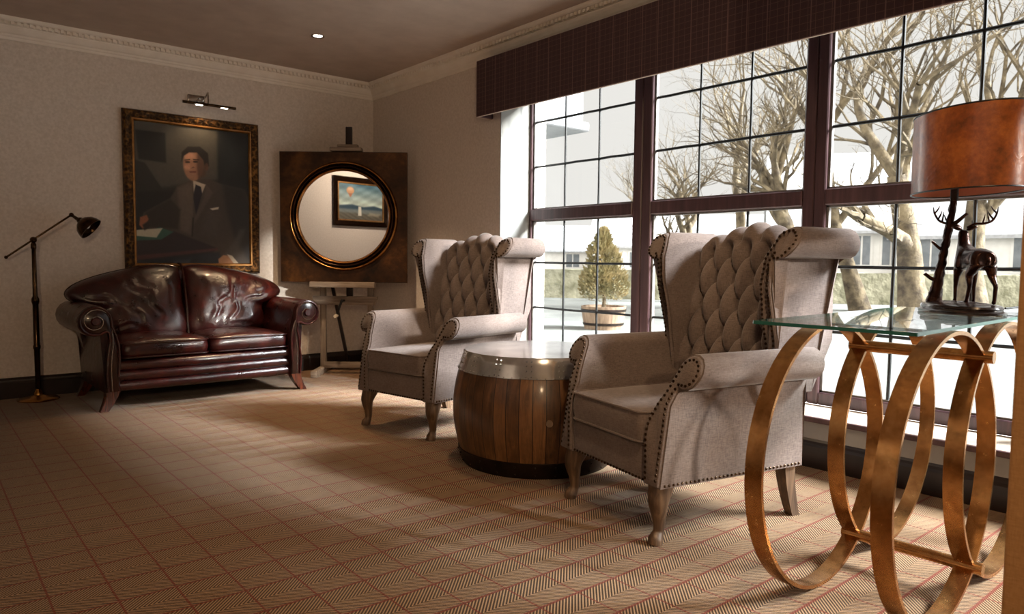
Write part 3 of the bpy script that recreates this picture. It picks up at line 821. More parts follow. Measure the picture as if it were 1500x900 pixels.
# ------------------------------------------------------------------ leather sofa
def build_sofa():
    root = thing('leather_sofa', 'oxblood leather two seat sofa with scroll arms below the portrait', 'sofa', (1.615, 5.24, 0), R(1.2))
    L = M['leather']; DL = M['leather_dark']
    # base rail: three padded rolls, gently bowed
    bm = B(); prof = []
    for zc, rz in ((.285, .034), (.218, .036), (.152, .034)):
        for k in range(9):
            a = R(80 - 20 * k); prof.append((-.0 + .032 * math.cos(a) - (0.0), zc + rz * math.sin(a)))
    prof += [(-.60, .118), (-.60, .318)]
    rows = []
    for k in range(29):
        x = -.60 + 1.20 * k / 28; bow = .035 * (1 - (x / .6) ** 2)
        rows.append([(x, -(p + bow) if p > -.3 else -p, z) for p, z in prof])
    loft(bm, rows); obj('base_rail', bm, L, root, 60)
    # seat cushions
    for s in (-1, 1):
        bm = B(); out = superrect(min(0, s * .575) + (.004 if s > 0 else 0), max(0, s * .575) - (.004 if s < 0 else 0), -.045, .56, .06)
        def fm(a, b, h):
            u = (a - s * .2875) / .2875; d = .016 * (1 - u * u)
            return (a, b, .378 + h + (d if h > 0 else 0))
        pillow(bm, out, fm, .058, .068, 5, 12, wob=.006, seed=s * 3 + 5)
        cu = obj('seat_cushion', bm, L, root, 80)
        bm = B(); tube(bm, [(x, y - .002, .427) for x, y in out], .005, 6, closed=True); tube(bm, [(x, y - .002, .336) for x, y in out], .005, 6, closed=True); obj('piping', bm, DL, cu)
    # back frame
    bm = B(); P = [(-.62, .14)] + dense_curve([(-.70, .55), (-.66, .70), (-.42, .83), (-.15, .895), (0, .90), (.15, .895), (.42, .83), (.66, .70), (.70, .55)], 4, False) + [(.62, .14)]
    prism(bm, P, lambda a, b: (a, .60, b), lambda a, b: (a, .74, b)); obj('back_frame', bm, L, root, 60)
    # back cushions, soft and overhanging the arms
    for s in (-1, 1):
        pts = [(.008, .42), (.30, .41), (.555, .42), (.60, .52), (.60, .62), (.68, .66), (.755, .70), (.765, .75), (.70, .805), (.56, .86), (.38, .905), (.20, .935), (.05, .93), (.008, .88), (.004, .65)]
        out = densify([(s * a, b) for a, b in dense_curve(pts, 3)], .03)
        def fm(a, b, h):
            lean = (b - .42) * .28
            return (a, .50 + lean - h, b)
        def crease(x, z):
            u = abs(x); c = 0
            for (px_, pz_, ang, ln_, w_, dp) in ((.30, .72, 50, .16, .012, .010), (.36, .58, 65, .12, .012, .009), (.22, .60, 75, .14, .010, .008), (.12, .78, 80, .12, .010, .006), (.62, .76, 30, .10, .012, .010), (.50, .80, 45, .1, .010, .008), (.42, .50, 10, .12, .01, .007), (.55, .70, 20, .12, .01, .008), (.06, .50, 88, .1, .01, .006)):
                dx, dz = u - px_, z - pz_; a_ = R(ang + (8 if s > 0 else -5)); tt = dx * math.cos(a_) + dz * math.sin(a_); nn = -dx * math.sin(a_) + dz * math.cos(a_) + .02 * math.sin(tt * 30 + s)
                c -= dp * math.exp(-(nn / w_) ** 2 - (tt / ln_) ** 2) * 1.3; c += dp * .7 * math.exp(-((nn - .03) / w_) ** 2 - (tt / ln_) ** 2)
            return c
        bm = B(); pillow(bm, out, fm, .06, .135, 2.6, 26, wob=.020, seed=s * 11 + 2, crease=crease)
        cu = obj('back_cushion', bm, L, root, 180)
        bm = B(); tube(bm, [fm(a, b, 0) for a, b in out], .0055, 6, closed=True); obj('piping', bm, DL, cu)
    bm = B(); tube(bm, smooth_path([(0, .44, .43), (0, .47, .62), (0, .52, .80), (0, .58, .93), (0, .66, .95)], 5), .008, 8); obj('centre_piping', bm, DL, root)
    # arms
    C0, RA = (.712, .585), .100
    def prof_arm(s, ins=0.0):
        p = [(.662, .115), (.668, .25), (.655, .38), (.640, .46), (.650, .51)]
        for k in range(15):
            a = R(-130 + k * 22); p.append((C0[0] + (RA - ins) * math.cos(a), C0[1] + (RA - ins) * math.sin(a)))
        p += [(.612, .55), (.588, .49), (.572, .42), (.570, .33), (.578, .22), (.575, .115)]
        if ins:
            m_ = []
            for k, (x, z) in enumerate(p):
                if 5 <= k < 20: m_.append((x, z))
                else: m_.append((x - ins if k < 5 else x + ins, z + (ins if z < .12 else 0)))
            p = m_
        return [(s * x, z) for x, z in p]
    for s in (-1, 1):
        bm = B(); P = prof_arm(s); rows = []
        for k in range(12):
            y = -.03 + .73 * k / 11; sag = 0.0
            rows.append([(x, y, z) for x, z in P])
        loft(bm, rows); arm = obj('arm', bm, L, root, 60)
        bm = B(); rows = [[(x, y, z) for x, z in prof_arm(s, i_)] for y, i_ in ((-.025, .003), (-.05, .003), (-.062, .014))]
        loft(bm, rows); fp = obj('arm_front', bm, DL, arm, 50)
        # scroll beading: inner spiral and outer edge
        bm = B(); sp = [(.628, .13), (.630, .30), (.618, .42), (.618, .50)]
        sp = dense_curve(sp, 4, False)
        for k in range(22):
            a = R(190 - k * 24); r_ = .088 - .0030 * k; sp.append((C0[0] + r_ * math.cos(a), C0[1] + r_ * math.sin(a)))
        pth = [(s * x, -.064, z) for x, z in sp]
        nails(bm, pth, .0085, .0035); tag(obj('nailhead_trim', bm, M['silvernail'], fp), 'bright row of small nailheads following the scroll')
        bm = B(); pth2 = [(s * x, -.0635, z) for x, z in prof_arm(1, .012)]
        tube(bm, pth2[:-1], .007, 6); obj('welt', bm, L, fp)
        bm = B(); tube(bm, [(s * (C0[0]), -.060, C0[1]), (s * C0[0], -.078, C0[1])], [.03, .022], 16); obj('scroll_boss', bm, L, fp)
        # feet
        for y0, dy in ((-.02, -1), (.66, 1)):
            bm = B(); rows = []
            for k in range(8):
                t_ = k / 7; z = .125 * (1 - t_); cx = .622 + .055 * t_ ** 1.5; cy = y0 + dy * .02 * t_ ** 1.5; h_ = .038 - .014 * t_
                rows.append([(s * (cx + a * h_), cy + b * h_, z) for a, b in ((-1, -1), (1, -1), (1, 1), (-1, 1))])
            loft(bm, rows); obj('foot', bm, M['sofafoot'], root, 30)
    return root
sofa = build_sofa()

# ------------------------------------------------------------------ floor lamp
def floor_lamp():
    root = thing('floor_lamp', 'dark bronzed adjustable reading floor lamp beside the leather sofa', 'lamp', (.672, 5.90, 0))
    Bz = M['brassdark']
    bm = B(); lathe(bm, [(.125, 0), (.128, .006), (.12, .014), (.07, .02), (.05, .03), (.03, .036), (.028, .05), (.02, .062), (.016, .075)], 36); obj('base', bm, M['brass'], root)
    bm = B(); lathe(bm, [(.014, .07), (.016, .1), (.019, .35), (.023, .36), (.023, .375), (.019, .385), (.018, .66), (.024, .68), (.024, .70), (.015, .72), (.013, 1.04), (.017, 1.05), (.017, 1.075), (.01, 1.09)], 20); obj('pole', bm, Bz, root)
    bm = B(); ball(bm, (0, 0, 1.105), .022, 14, 10); tube(bm, [(0, -.03, 1.105), (0, .03, 1.105)], .008, 10); obj('joint', bm, Bz, root)
    a, b = Vector((-.155, .02, .985)), Vector((.225, -.03, 1.285))
    bm = B(); tube(bm, [a, b], .0065, 10); ball(bm, a, .012, 10, 8); ball(bm, b, .016, 12, 8); obj('arm', bm, Bz, root)
    # head
    hd = Vector((.30, -.10, 1.215)); d = Vector((.62, -.35, -.62)).normalized()
    bm = B(); tube(bm, [b, b + (hd - b) * .35, hd - d * .05], [.009, .012, .016], 12); ball(bm, hd - d * .045, .024, 12, 8); obj('neck', bm, Bz, root)
    bm = B(); rt_ = d.to_track_quat('Z', 'Y').to_matrix().to_4x4(); rt_.translation = hd
    prof = [(.018, -.05), (.045, -.035), (.07, -.01), (.082, .02), (.086, .045), (.080, .045), (.077, .02), (.065, -.005), (.04, -.028), (.015, -.04)]
    rows = lathe(bm, prof, 32, close_top=False, close_bot=False)
    bmesh.ops.transform(bm, matrix=rt_, verts=bm.verts); obj('lamp_shade', bm, Bz, root, 60)
    bm = B(); ball(bm, hd, .028, 12, 8); obj('bulb', bm, M['paint_white'], root)
floor_lamp()

# ------------------------------------------------------------------ easel and mirror
fh = Vector((math.sin(yaw), math.cos(yaw), 0)); rh = Vector((math.cos(yaw), -math.sin(yaw), 0))
MC = fh * 6.15 + rh * (-1.434)          # mirror plane centre (x,y)
rz = math.atan2(rh.y, rh.x)             # local +x = picture right, local +y = away from camera
ez = thing('studio_easel', 'limed grey wooden studio easel with crank standing in the corner behind the mirror', 'easel', (MC.x, MC.y, 0), rz)
EW, EV = M['easel'], M['easel_v']
for s in (-1, 1):
    bm = B(); box(bm, (s * .215 - .025, -.20, .0), (s * .215 + .025, .30, .058), .006); tag(obj('foot', bm, EW, ez), None)
    bm = B(); box(bm, (s * .205 - .024, .075, .05), (s * .205 + .024, .115, .93), .003); obj('upright', bm, EV, ez)
bm = B(); box(bm, (-.20, .06, .05), (.20, .10, .10), .004); obj('cross_rail', bm, EW, ez)
bm = B(); box(bm, (-.285, -.05, .752), (.265, .062, .800), .005); obj('tray', bm, EW, ez)
bm = B(); box(bm, (-.25, .03, .60), (.25, .075, .672), .004)
P = [(-.275, .675), (-.275, .645), (-.235, .61), (.235, .61), (.275, .645), (.275, .675)]
prism(bm, P, lambda a, b: (a, .02, b), lambda a, b: (a, .05, b)); obj('lower_board', bm, EW, ez, 30)
bm = B(); box(bm, (.0, .072, .60), (.055, .10, 2.12), .003); obj('mast', bm, M['skirting'], ez)
bm = B(); box(bm, (-.115, -.02, 1.905), (.15, .072, 1.935), .004); box(bm, (-.055, -.0, 1.935), (.115, .07, 1.962), .004); obj('top_clamp', bm, EW, ez)
bm = B(); tube(bm, [(-.01, .02, .64), (-.01, -.05, .64)], .012, 10); tube(bm, [(-.01, -.05, .645), (-.05, -.06, .52)], .010, 8); cr = obj('crank', bm, M['black'], ez)
bm = B(); tube(bm, [(-.05, -.05, .515), (-.055, -.10, .512)], [.013, .015], 10); obj('grip', bm, M['bone'], cr)
bm = B(); tube(bm, [(-.165, .12, .93), (-.03, .30, .02)], .018, 4); obj('rear_strut', bm, M['skirting'], ez)
mi = thing('square_framed_mirror', 'round mirror set in a large square bronze panel, resting on the easel', 'mirror', (MC.x, MC.y, .80), rz)
bm = B(); HZ = .558; n = 96
def sqpt(a, h): 
    c, s = math.cos(a), math.sin(a); k = h / max(abs(c), abs(s)); return c * k, s * k
rows = []
for (kind, r_, y) in (('c', .43, .012), ('s', .535, .03), ('s', .54, -.006), ('s', .535, -.012), ('c', .46, -.012), ('c', .43, -.010)):
    row = []
    for k in range(n):
        a = 2 * PI * k / n
        x, z = (r_ * math.cos(a), r_ * math.sin(a)) if kind == 'c' else sqpt(a, r_)
        if kind == 's': z *= 1.02
        row.append((x, y, HZ - .012 + z))
    rows.append(row)
loft(bm, rows, True, False); obj('panel', bm, M['mpanel'], mi, 30)
def ringprof(bm, prof, cz, n=96):
    rows = []
    for k in range(n):
        a = 2 * PI * k / n; rows.append([(r_ * math.cos(a), y, cz + r_ * math.sin(a)) for r_, y in prof])
    V = [[bm.verts.new(p) for p in r] for r in rows]; m_ = len(prof)
    for k in range(n):
        A, C = V[k], V[(k + 1) % n]
        for j in range(m_): bm.faces.new((A[j], A[(j + 1) % m_], C[(j + 1) % m_], C[j]))
CZ = HZ - .002
def arcp(r0, r1, h, k=8): return [(r0 + (r1 - r0) * i / k, -.012 - h * math.sin(PI * i / k)) for i in range(k + 1)]
bm = B(); ringprof(bm, arcp(.432, .462, .022) + [(.447, .0)], CZ); obj('outer_moulding', bm, M['mring'], mi, 80)
bm = B(); ringprof(bm, arcp(.404, .434, .030) + [(.42, .0)], CZ); obj('middle_moulding', bm, M['mring_dark'], mi, 80)
bm = B(); ringprof(bm, arcp(.380, .406, .022) + [(.393, .0)], CZ); obj('inner_moulding', bm, M['mring'], mi, 80)
bm = B(); lathe(bm, [(.395, -.002), (.395, .002)], 72); bmesh.ops.transform(bm, matrix=Matrix.Translation((0, -.008, CZ)) @ Matrix.Rotation(PI / 2, 4, 'X'), verts=bm.verts); obj('mirror_glass', bm, M['mirror'], mi, 0)

# ------------------------------------------------------------------ barrel table
bt = thing('barrel_table', 'half barrel coffee table of oiled staves with a steel top, between the armchairs', 'table', (2.415, 2.675, 0), R(20))
def br(z): # barrel radius
    t_ = z / .555; return .352 + .068 * math.sin(PI * min(1, (t_ * .93 + .04))) ** .9
bm = B(); lathe(bm, [(br(z), z) for z in [.03 + (.545 - .03) * k / 20 for k in range(21)]], 68); obj('staves', bm, M['staves'], bt, 60)
bm = B(); lathe(bm, [(br(.0) + .006, 0), (br(.03) + .009, .03), (br(.07) + .008, .075), (br(.075) + .001, .078)], 64, close_top=False)
for k in range(26):
    a = 2 * PI * k / 26
    for z in (.02, .058): ball(bm, ((br(z) + .010) * math.cos(a), (br(z) + .010) * math.sin(a), z), .0045, 6, 4)
obj('bottom_hoop', bm, M['iron'], bt, 50)
bm = B(); lathe(bm, [(br(.462) + .001, .462), (br(.462) + .005, .464), (br(.52) + .004, .52), (br(.55) + .004, .552), (br(.55) + .0, .557), (.0005, .557)], 64, close_bot=False)
for k in range(16):
    a = 2 * PI * k / 16
    for da in (-.03, .03):
        for z in (.475, .50, .522, .542): ball(bm, ((br(z) + .006) * math.cos(a + da), (br(z) + .006) * math.sin(a + da), z), .0036, 6, 4)
for k in range(64):
    a = 2 * PI * k / 64; ball(bm, ((br(.468) + .006) * math.cos(a), (br(.468) + .006) * math.sin(a), .468), .003, 6, 4)
obj('steel_top', bm, M['steel'], bt, 40)
bm = B(); a = R(236 - 20); tube(bm, [((br(.27) - .01) * math.cos(a), (br(.27) - .01) * math.sin(a), .27), ((br(.27) + .007) * math.cos(a), (br(.27) + .007) * math.sin(a), .27)], .016, 16)
tag(obj('bung', bm, M['tub'], bt), 'pale round bung in a stave')

# ------------------------------------------------------------------ ring table
TH = R(1.80); RX, RY, RRAD, RD, RS, RW = 2.417, 1.051, .41, .253, .335, .051
rtb = thing('ring_console_table', 'glass topped side table on four interlocking gold leaf hoops', 'table', (RX, RY, 0), TH)
def hoop(cx, y):
    bm = B(); n = 96; T_ = .0055; V = []
    for k in range(n):
        a = 2 * PI * k / n; row = []
        for r_, yy in ((RRAD, 0), (RRAD, RW), (RRAD - T_ * 2, RW), (RRAD - T_ * 2, 0)):
            row.append(bm.verts.new((cx + r_ * math.cos(a), y + yy, RRAD + r_ * math.sin(a))))
        V.append(row)
    for k in range(n):
        A, C = V[k], V[(k + 1) % n]
        for j in range(4): bm.faces.new((A[j], A[(j + 1) % 4], C[(j + 1) % 4], C[j]))
    return obj('hoop', bm, M['gold'], rtb, 40)
for y in (0, -RS):
    for s in (-1, 1): hoop(s * RD, y)
zc = math.sqrt(RRAD ** 2 - RD ** 2)
for sg in (1, -1):
    z = RRAD + sg * (zc - .004)
    bm = B(); tube(bm, [(0, -RS - .022, z), (0, RW + .006, z)], .0185, 20); obj('cross_bar', bm, M['gold'], rtb, 50)
bm = B(); x0, x1, y0, y1 = -.53, .60, -.325, .118
prism(bm, superrect(x0, x1, y0, y1, .006, 3), lambda a, b: (a, b, .8215), lambda a, b: (a, b, .8315))
for f in bm.faces:
    f.normal_update()
    f.material_index = 1 if abs(f.normal.z) < .5 else 0
o = obj('glass_top', bm, None, rtb, 0, mats=[M['tableglass'], M['glassedge']])

# ------------------------------------------------------------------ stag lamp
SL = thing('stag_table_lamp', 'bronze stag table lamp with oval copper brown shade on the glass table', 'lamp', (2.80, .911, .8315), R(53.2))
bm = B(); prof = [(1.0, 0), (1.03, .004), (1.03, .010), (.97, .014), (.95, .018), (.97, .022), (.95, .029), (.86, .033)]
lathe(bm, [(r_ * .168, z) for r_, z in prof], 48, sx=1, sy=.62); obj('plinth', bm, M['plinth'], SL, 40)
bm = B(); nr, na = 10, 40; rows = []
for i in range(nr + 1):
    s_ = i / nr; row = []
    for k in range(na):
        a = 2 * PI * k / na; x, y = .142 * s_ * math.cos(a), .088 * s_ * math.sin(a)
        z = .033 + (1 - s_ ** 3) * (.007 + .006 * mnoise.noise(Vector((x * 70, y * 70, 2)))) - (.001 if i == nr else 0)
        row.append((x, y, z))
    rows.append(row)
loft(bm, rows[1:], True, False); bm.verts.ensure_lookup_table(); bm.faces.new([bm.verts[k] for k in range(na)]); obj('rocky_ground', bm, M['bronze'], SL, 30)
# tree trunk stem
bm = B(); tp_ = smooth_path([(.102, .030, .030), (.093, .024, .10), (.082, .016, .20), (.072, .006, .30), (.060, .000, .395)], 8)
rad = [r_ * (1 + .12 * mnoise.noise(Vector((i * .9, 0, 0)))) for i, r_ in enumerate(lerp_list([.027, .017, .0135, .012, .011], 8))]
tube(bm, tp_, rad, 14)
for base, tip, r_ in (((.092, .026, .11), (.112, .062, .135), .008), ((.080, .014, .215), (.094, .052, .25), .006), ((.072, .008, .30), (.02, -.022, .345), .008)):
    tube(bm, [base, (Vector(base) + Vector(tip)) / 2 + Vector((0, 0, -.004)), tip], [r_, r_ * .85, r_ * .6], 8)
for v in bm.verts: v.co += Vector((1, .6, 0)) * .006 * mnoise.noise(v.co * 120)
st = obj('trunk_stem', bm, M['bronze'], SL, 60)
# stag body by skin modifier, baked
def skinned(name, nodes, edges, mat, parent, sub=2):
    me = bpy.data.meshes.new(name); me.from_pydata([n[0] for n in nodes], edges, []); me.update()
    o = bpy.data.objects.new(name, me); COL.objects.link(o)
    md = o.modifiers.new('s', 'SKIN'); md.use_smooth_shade = True
    for k, nd in enumerate(nodes):
        r_ = nd[1]; o.data.skin_vertices[0].data[k].radius = (r_, r_) if not isinstance(r_, tuple) else r_
    o.data.skin_vertices[0].data[0].use_root = True
    ms = o.modifiers.new('u', 'SUBSURF'); ms.levels = sub; ms.render_levels = sub
    dg = bpy.context.evaluated_depsgraph_get(); m2 = bpy.data.meshes.new_from_object(o.evaluated_get(dg))
    m2.materials.clear(); m2.materials.append(mat); m2.polygons.foreach_set('use_smooth', [True] * len(m2.polygons))
    bpy.data.objects.remove(o); o = bpy.data.objects.new(name, m2); link(o, parent); return o
G = .036
N = [((-.012, 0, .150 + G), .030), ((-.055, 0, .154 + G), .031), ((-.088, 0, .150 + G), .022), ((.035, 0, .150 + G), .033), ((.070, 0, .158 + G), .031), ((.092, 0, .188 + G), .022), ((.100, 0, .222 + G), .017), ((.106, 0, .248 + G), .0165), ((.128, -.006, .243 + G), .012), ((.148, -.010, .234 + G), .008),
     # hind right
     ((-.078, -.022, .130 + G), .021), ((-.066, -.028, .098 + G), .013), ((-.098, -.030, .062 + G), .0068), ((-.090, -.031, .012 + G), .0055), ((-.084, -.031, .000 + G), .008),
     # hind left (stepping forward)
     ((-.070, .022, .130 + G), .021), ((-.030, .027, .098 + G), .013), ((-.048, .029, .060 + G), .0068), ((-.030, .030, .012 + G), .0055), ((-.024, .030, .000 + G), .008),
     # fore right / left
     ((.062, -.022, .122 + G), .017), ((.060, -.025, .092 + G), .010), ((.064, -.026, .052 + G), .0062), ((.060, -.026, .010 + G), .005), ((.066, -.026, .000 + G), .0075),
     ((.072, .022, .122 + G), .017), ((.078, .025, .092 + G), .010), ((.082, .026, .052 + G), .0062), ((.080, .026, .010 + G), .005), ((.086, .026, .000 + G), .0075)]
E_ = [(0, 1), (1, 2), (0, 3), (3, 4), (4, 5), (5, 6), (6, 7), (7, 8), (8, 9), (1, 10), (10, 11), (11, 12), (12, 13), (13, 14), (1, 15), (15, 16), (16, 17), (17, 18), (18, 19), (4, 20), (20, 21), (21, 22), (22, 23), (23, 24), (4, 25), (25, 26), (26, 27), (27, 28), (28, 29)]
N = [(p_, r_ * (1.28 if i_ < 5 else 1.12)) for i_, (p_, r_) in enumerate(N)]
stag = skinned('stag_body', N, E_, M['bronze'], SL)
stag.location = (-.020, -.028, 0); stag.rotation_euler = (0, 0, R(-15))
bm = B()
for s in (1, -1):
    mt = Matrix.Translation((.098, s * .024, .262 + G)) @ Matrix.Rotation(s * R(20), 4, 'X')
    q_ = bmesh.ops.create_uvsphere(bm, u_segments=10, v_segments=6, radius=1)
    for v in q_['verts']: v.co = mt @ Vector((v.co.x * .005, v.co.y * .019 * (1), v.co.z * .0075))
obj('ears', bm, M['bronze'], stag)
bm = B(); ball(bm, (-.112, 0, .145 + G), .008, 8, 6, (1, .8, 1.8)); obj('tail', bm, M['bronze'], stag)
for s in (1, -1):
    bm = B(); b0 = Vector((.104, s * .010, .262 + G))
    beam = smooth_path([b0, b0 + Vector((-.006, s * .022, .014)), b0 + Vector((-.012, s * .050, .016)), b0 + Vector((-.012, s * .075, .026)), b0 + Vector((-.008, s * .090, .052)), b0 + Vector((-.006, s * .094, .074))], 5)
    tube(bm, beam, lerp_list([.0052, .0048, .0044, .004, .0032, .0012], 5), 8)
    for i_, dv in ((4, (.026, s * .006, .016)), (9, (.012, s * .012, .034)), (13, (.006, s * -.006, .036)), (16, (.012, s * -.016, .032)), (20, (.006, s * -.018, .026))):
        p0 = beam[i_]; tube(bm, [p0, p0 + Vector(dv) * .55 + Vector((0, 0, -.003)), p0 + Vector(dv)], [.0036, .003, .001], 6)
    obj('antler', bm, M['bronze'], stag)
# fittings and shade
bm = B(); tube(bm, [(.060, 0, .392), (.06, 0, .455)], .013, 16); tube(bm, [(.06, 0, .455), (.045, 0, .50), (.02, 0, .64), (0, 0, .675)], .003, 6)
for k in range(3):
    a = 2 * PI * k / 3 + .4; tube(bm, [(0, 0, .675), (.218 * math.cos(a), .138 * math.sin(a), .680)], .0025, 6)
obj('lamp_holder', bm, M['black'], SL)
bm = B(); ball(bm, (.06, 0, .49), .03, 14, 10, (1, 1, 1.2)); obj('bulb', bm, M['paint_white'], SL)
Z0, Z1 = 1.249 - .8315, 1.518 - .8315
bm = B(); lathe(bm, [(1, Z0), (1, Z1)], 72, sx=.222, sy=.141, close_top=False, close_bot=False); sh = obj('lamp_shade', bm, M['shade'], SL, 60)
bm = B(); lathe(bm, [(.985, Z0 + .001), (.985, Z1 - .001)], 72, sx=.222, sy=.141, close_top=False, close_bot=False); tag(obj('lining', bm, M['shade_in'], sh, 60), 'pinkish copper lining of the shade')
for z in (Z0, Z1):
    bm = B(); tube(bm, [(.2215 * math.cos(2 * PI * k / 72), .1405 * math.sin(2 * PI * k / 72), z) for k in range(72)], .003, 6, closed=True)
    tag(obj('shade_rim', bm, M['rim'], sh), 'dark rim')

bm = B(); pth = smooth_path([(2.99, .83, .846), (3.10, .80, .835), (3.135, .78, .70), (3.11, .76, .35), (3.05, .76, .05), (2.95, .74, .006), (2.75, .66, .005), (2.55, .56, .005), (2.3, .40, .005)], 8)
tube(bm, pth, .0038, 8); tag(obj('lamp_cord', bm, M['black']), 'thin black lamp cable hanging behind the ring table onto the carpet', 'cable')

# ------------------------------------------------------------------ outdoors
bm = B(); GZ = -.3
box(bm, (W + .45, -60, GZ - .2), (140, 120, GZ)); tag(obj('forecourt_ground', bm, M['gravel'], None, 0), kind='structure')
bm = B(); box(bm, (W + .45, 8.2, GZ), (5.9, 10.5, 4.2)); wing_ = struct('wall_outside', bm, M['paint_white'])
# stone wall
a, b = Vector((13.5, 23.8, 0)), Vector((31.0, .6, 0)); d = (b - a).normalized(); nn = Vector((-d.y, d.x, 0))
bm = B(); P = []; n = 60; rows = []
for k in range(n + 1):
    p = a + d * ((b - a).length * k / n); j = lambda s: mnoise.noise(Vector((k * .7, s, 0))) * .05
    rows.append([tuple(p + nn * (.25 + j(1)) + Vector((0, 0, GZ))), tuple(p - nn * (.25 + j(2)) + Vector((0, 0, GZ))), tuple(p - nn * (.22 + j(3)) + Vector((0, 0, GZ + 1.0 + j(4)))), tuple(p + nn * (.22 + j(5)) + Vector((0, 0, GZ + 1.0 + j(6))))])
loft(bm, rows); tag(obj('garden_wall', bm, M['stone'], None, 0), 'low mossy rubble stone wall across the road outside', 'wall')
# houses
def house(name, c, az, L, Dp, eave, ridge, label, wins, chim=()):
    root = thing(name, label, 'house', (c[0], c[1], GZ), az)
    bm = B(); prism(bm, [(-Dp / 2, 0), (Dp / 2, 0), (Dp / 2, eave), (0, ridge), (-Dp / 2, eave)], lambda p, q_: (-L / 2, p, q_), lambda p, q_: (L / 2, p, q_)); obj('walls', bm, M['paint_white'], root, 0)
    bm = B(); t_ = .15
    for s in (-1, 1):
        P = [(s * (Dp / 2 + .35), eave - .25), (0, ridge + .02), (0, ridge + .02 + t_), (s * (Dp / 2 + .35), eave - .25 + t_)]
        prism(bm, P, lambda p, q_: (-L / 2 - .2, p, q_), lambda p, q_: (L / 2 + .2, p, q_))
    obj('roof', bm, M['slate'], root, 0)
    for wx, wz, ww, wh in wins:
        bm = B(); y = -Dp / 2
        box(bm, (wx - ww / 2 - .1, y - .06, wz - wh / 2 - .1), (wx + ww / 2 + .1, y + .02, wz + wh / 2 + .1)); wf = obj('window_surround', bm, M['paint_white'], root, 0)
        bm = B(); box(bm, (wx - ww / 2, y - .08, wz - wh / 2), (wx - .04, y - .02, wz + wh / 2)); box(bm, (wx + .04, y - .08, wz - wh / 2), (wx + ww / 2, y - .02, wz + wh / 2)); obj('window_glass', bm, M['darkglass'], wf, 0)
    for cx in chim:
        bm = B(); box(bm, (cx - .5, -.35, ridge - .6), (cx + .5, .35, ridge + 1.1)); box(bm, (cx - .56, -.41, ridge + 1.0), (cx + .56, .41, ridge + 1.15)); obj('chimney', bm, M['paint_white'], root, 0)
    return root
def dirpos(px_, dist):
    d_ = rr * ((px_ - 750) / F) + fw; d_ = Vector((d_.x, d_.y, 0)).normalized(); return d_ * dist, math.atan2(d_.y, d_.x) - PI / 2
p, a_ = dirpos(1262, 40); house('house', (p.x, p.y), a_ + R(8), 9.0, 7, 2.9, 6.6, 'white cottage with pale slate roof seen behind the nearer armchair', [(-.6, 1.9, .7, 1.3), (.6, 1.9, .7, 1.3), (3.2, 1.9, .8, 1.2)])
p, a_ = dirpos(1520, 38); house('house', (p.x, p.y), a_ - R(14), 9, 7, 2.6, 5.8, 'white cottage with a dark window at the right, behind the lamp', [(-3.0, 1.75, 1.1, 1.5), (.5, 1.75, 1.0, 1.4)])
p, a_ = dirpos(1040, 52); house('house', (p.x, p.y), a_ + R(5), 16, 8, 2.4, 4.4, 'long low pale building far off behind the bare trees', [(-5, 1.4, 1, 1), (0, 1.4, 1, 1), (4, 1.4, 1, 1)])
p, a_ = dirpos(800, 60); house('house', (p.x, p.y), a_, 12, 8, 2.2, 4.0, 'distant pale bungalow behind the potted conifer', [(-3, 1.3, 1, 1), (2, 1.3, 1, 1)])

# bare trees
def tree(px_, dist, h, r0, seed, lean=(0, 0), label='', fork=.32, depth=5, spread=34):
    rnd = random.Random(seed); c, _ = dirpos(px_, dist)
    root = thing('bare_tree', label, 'tree', (c.x, c.y, GZ), 0, 'bare trees outside the window')
    bt_, bb_ = B(), B(); cnt = [0]
    def grow(bm, p, d_, L, r_, dep):
        n = 4 if dep < 3 else 3; pts = [p]; rad = [r_]; dd = d_.copy()
        for k in range(n):
            dd = (dd + Vector((rnd.uniform(-1, 1), rnd.uniform(-1, 1), rnd.uniform(-.6, .8))) * (.16 + .05 * dep)).normalized()
            p = p + dd * L / n; pts.append(p); rad.append(r_ * (1 - .42 * (k + 1) / n))
        if dep == 0: rad[0] *= 1.35
        tube(bm, pts, rad, 8 if dep < 2 else (5 if dep < 4 else 3), cap=False); cnt[0] += 1
        if dep >= depth: return
        for k in range(1, n + 1):
            if dep == 0 and k < n * .5: continue
            nb = (2 if k == n else 1) if dep < 2 else (2 if k == n else (1 if rnd.random() < .5 else 0))
            for q_ in range(nb + (1 if dep == 0 and k == n else 0)):
                ax = Vector((rnd.uniform(-1, 1), rnd.uniform(-1, 1), rnd.uniform(-.3, .3))); ax = (ax - dd * ax.dot(dd)).normalized()
                an = R(rnd.uniform(spread * .5, spread * 1.5)); nd = (dd * math.cos(an) + ax * math.sin(an)); nd.z += .12; nd.normalize()
                grow(bb_, pts[k], nd, L * rnd.uniform(.5, .75), rad[k] * rnd.uniform(.5, .78), dep + 1)
    grow(bt_, Vector((0, 0, -.1)), Vector((lean[0], lean[1], 1)).normalized(), h * fork, r0, 0)
    obj('trunk', bt_, M['bark'], root, 60); obj('branches', bb_, M['bark'], root, 60)
    return root
tree(1165, 21, 11, .30, 3, (0, 0), 'large bare tree behind the nearer armchair, against the thick window post', .30)
tree(1084, 25, 11, .22, 5, (.05, 0), 'slender bare tree in the middle of the centre window', .40)
tree(1012, 24, 9.5, .24, 8, (-.1, 0), 'bare tree forking low at the left of the centre window', .26)
tree(1345, 20, 12, .36, 12, (-.12, .12), 'thick mossy bare tree left of the lampshade', .30)
tree(1425, 23, 13, .34, 21, (.05, 0), 'bare tree standing directly behind the stag lamp', .34)
tree(1262, 22, 12, .24, 33, (-.25, .2), 'leaning bare tree in front of the white cottage roof', .42)
tree(925, 30, 8, .14, 41, (0, 0), 'small distant bare tree at the right of the left-hand window', .30)

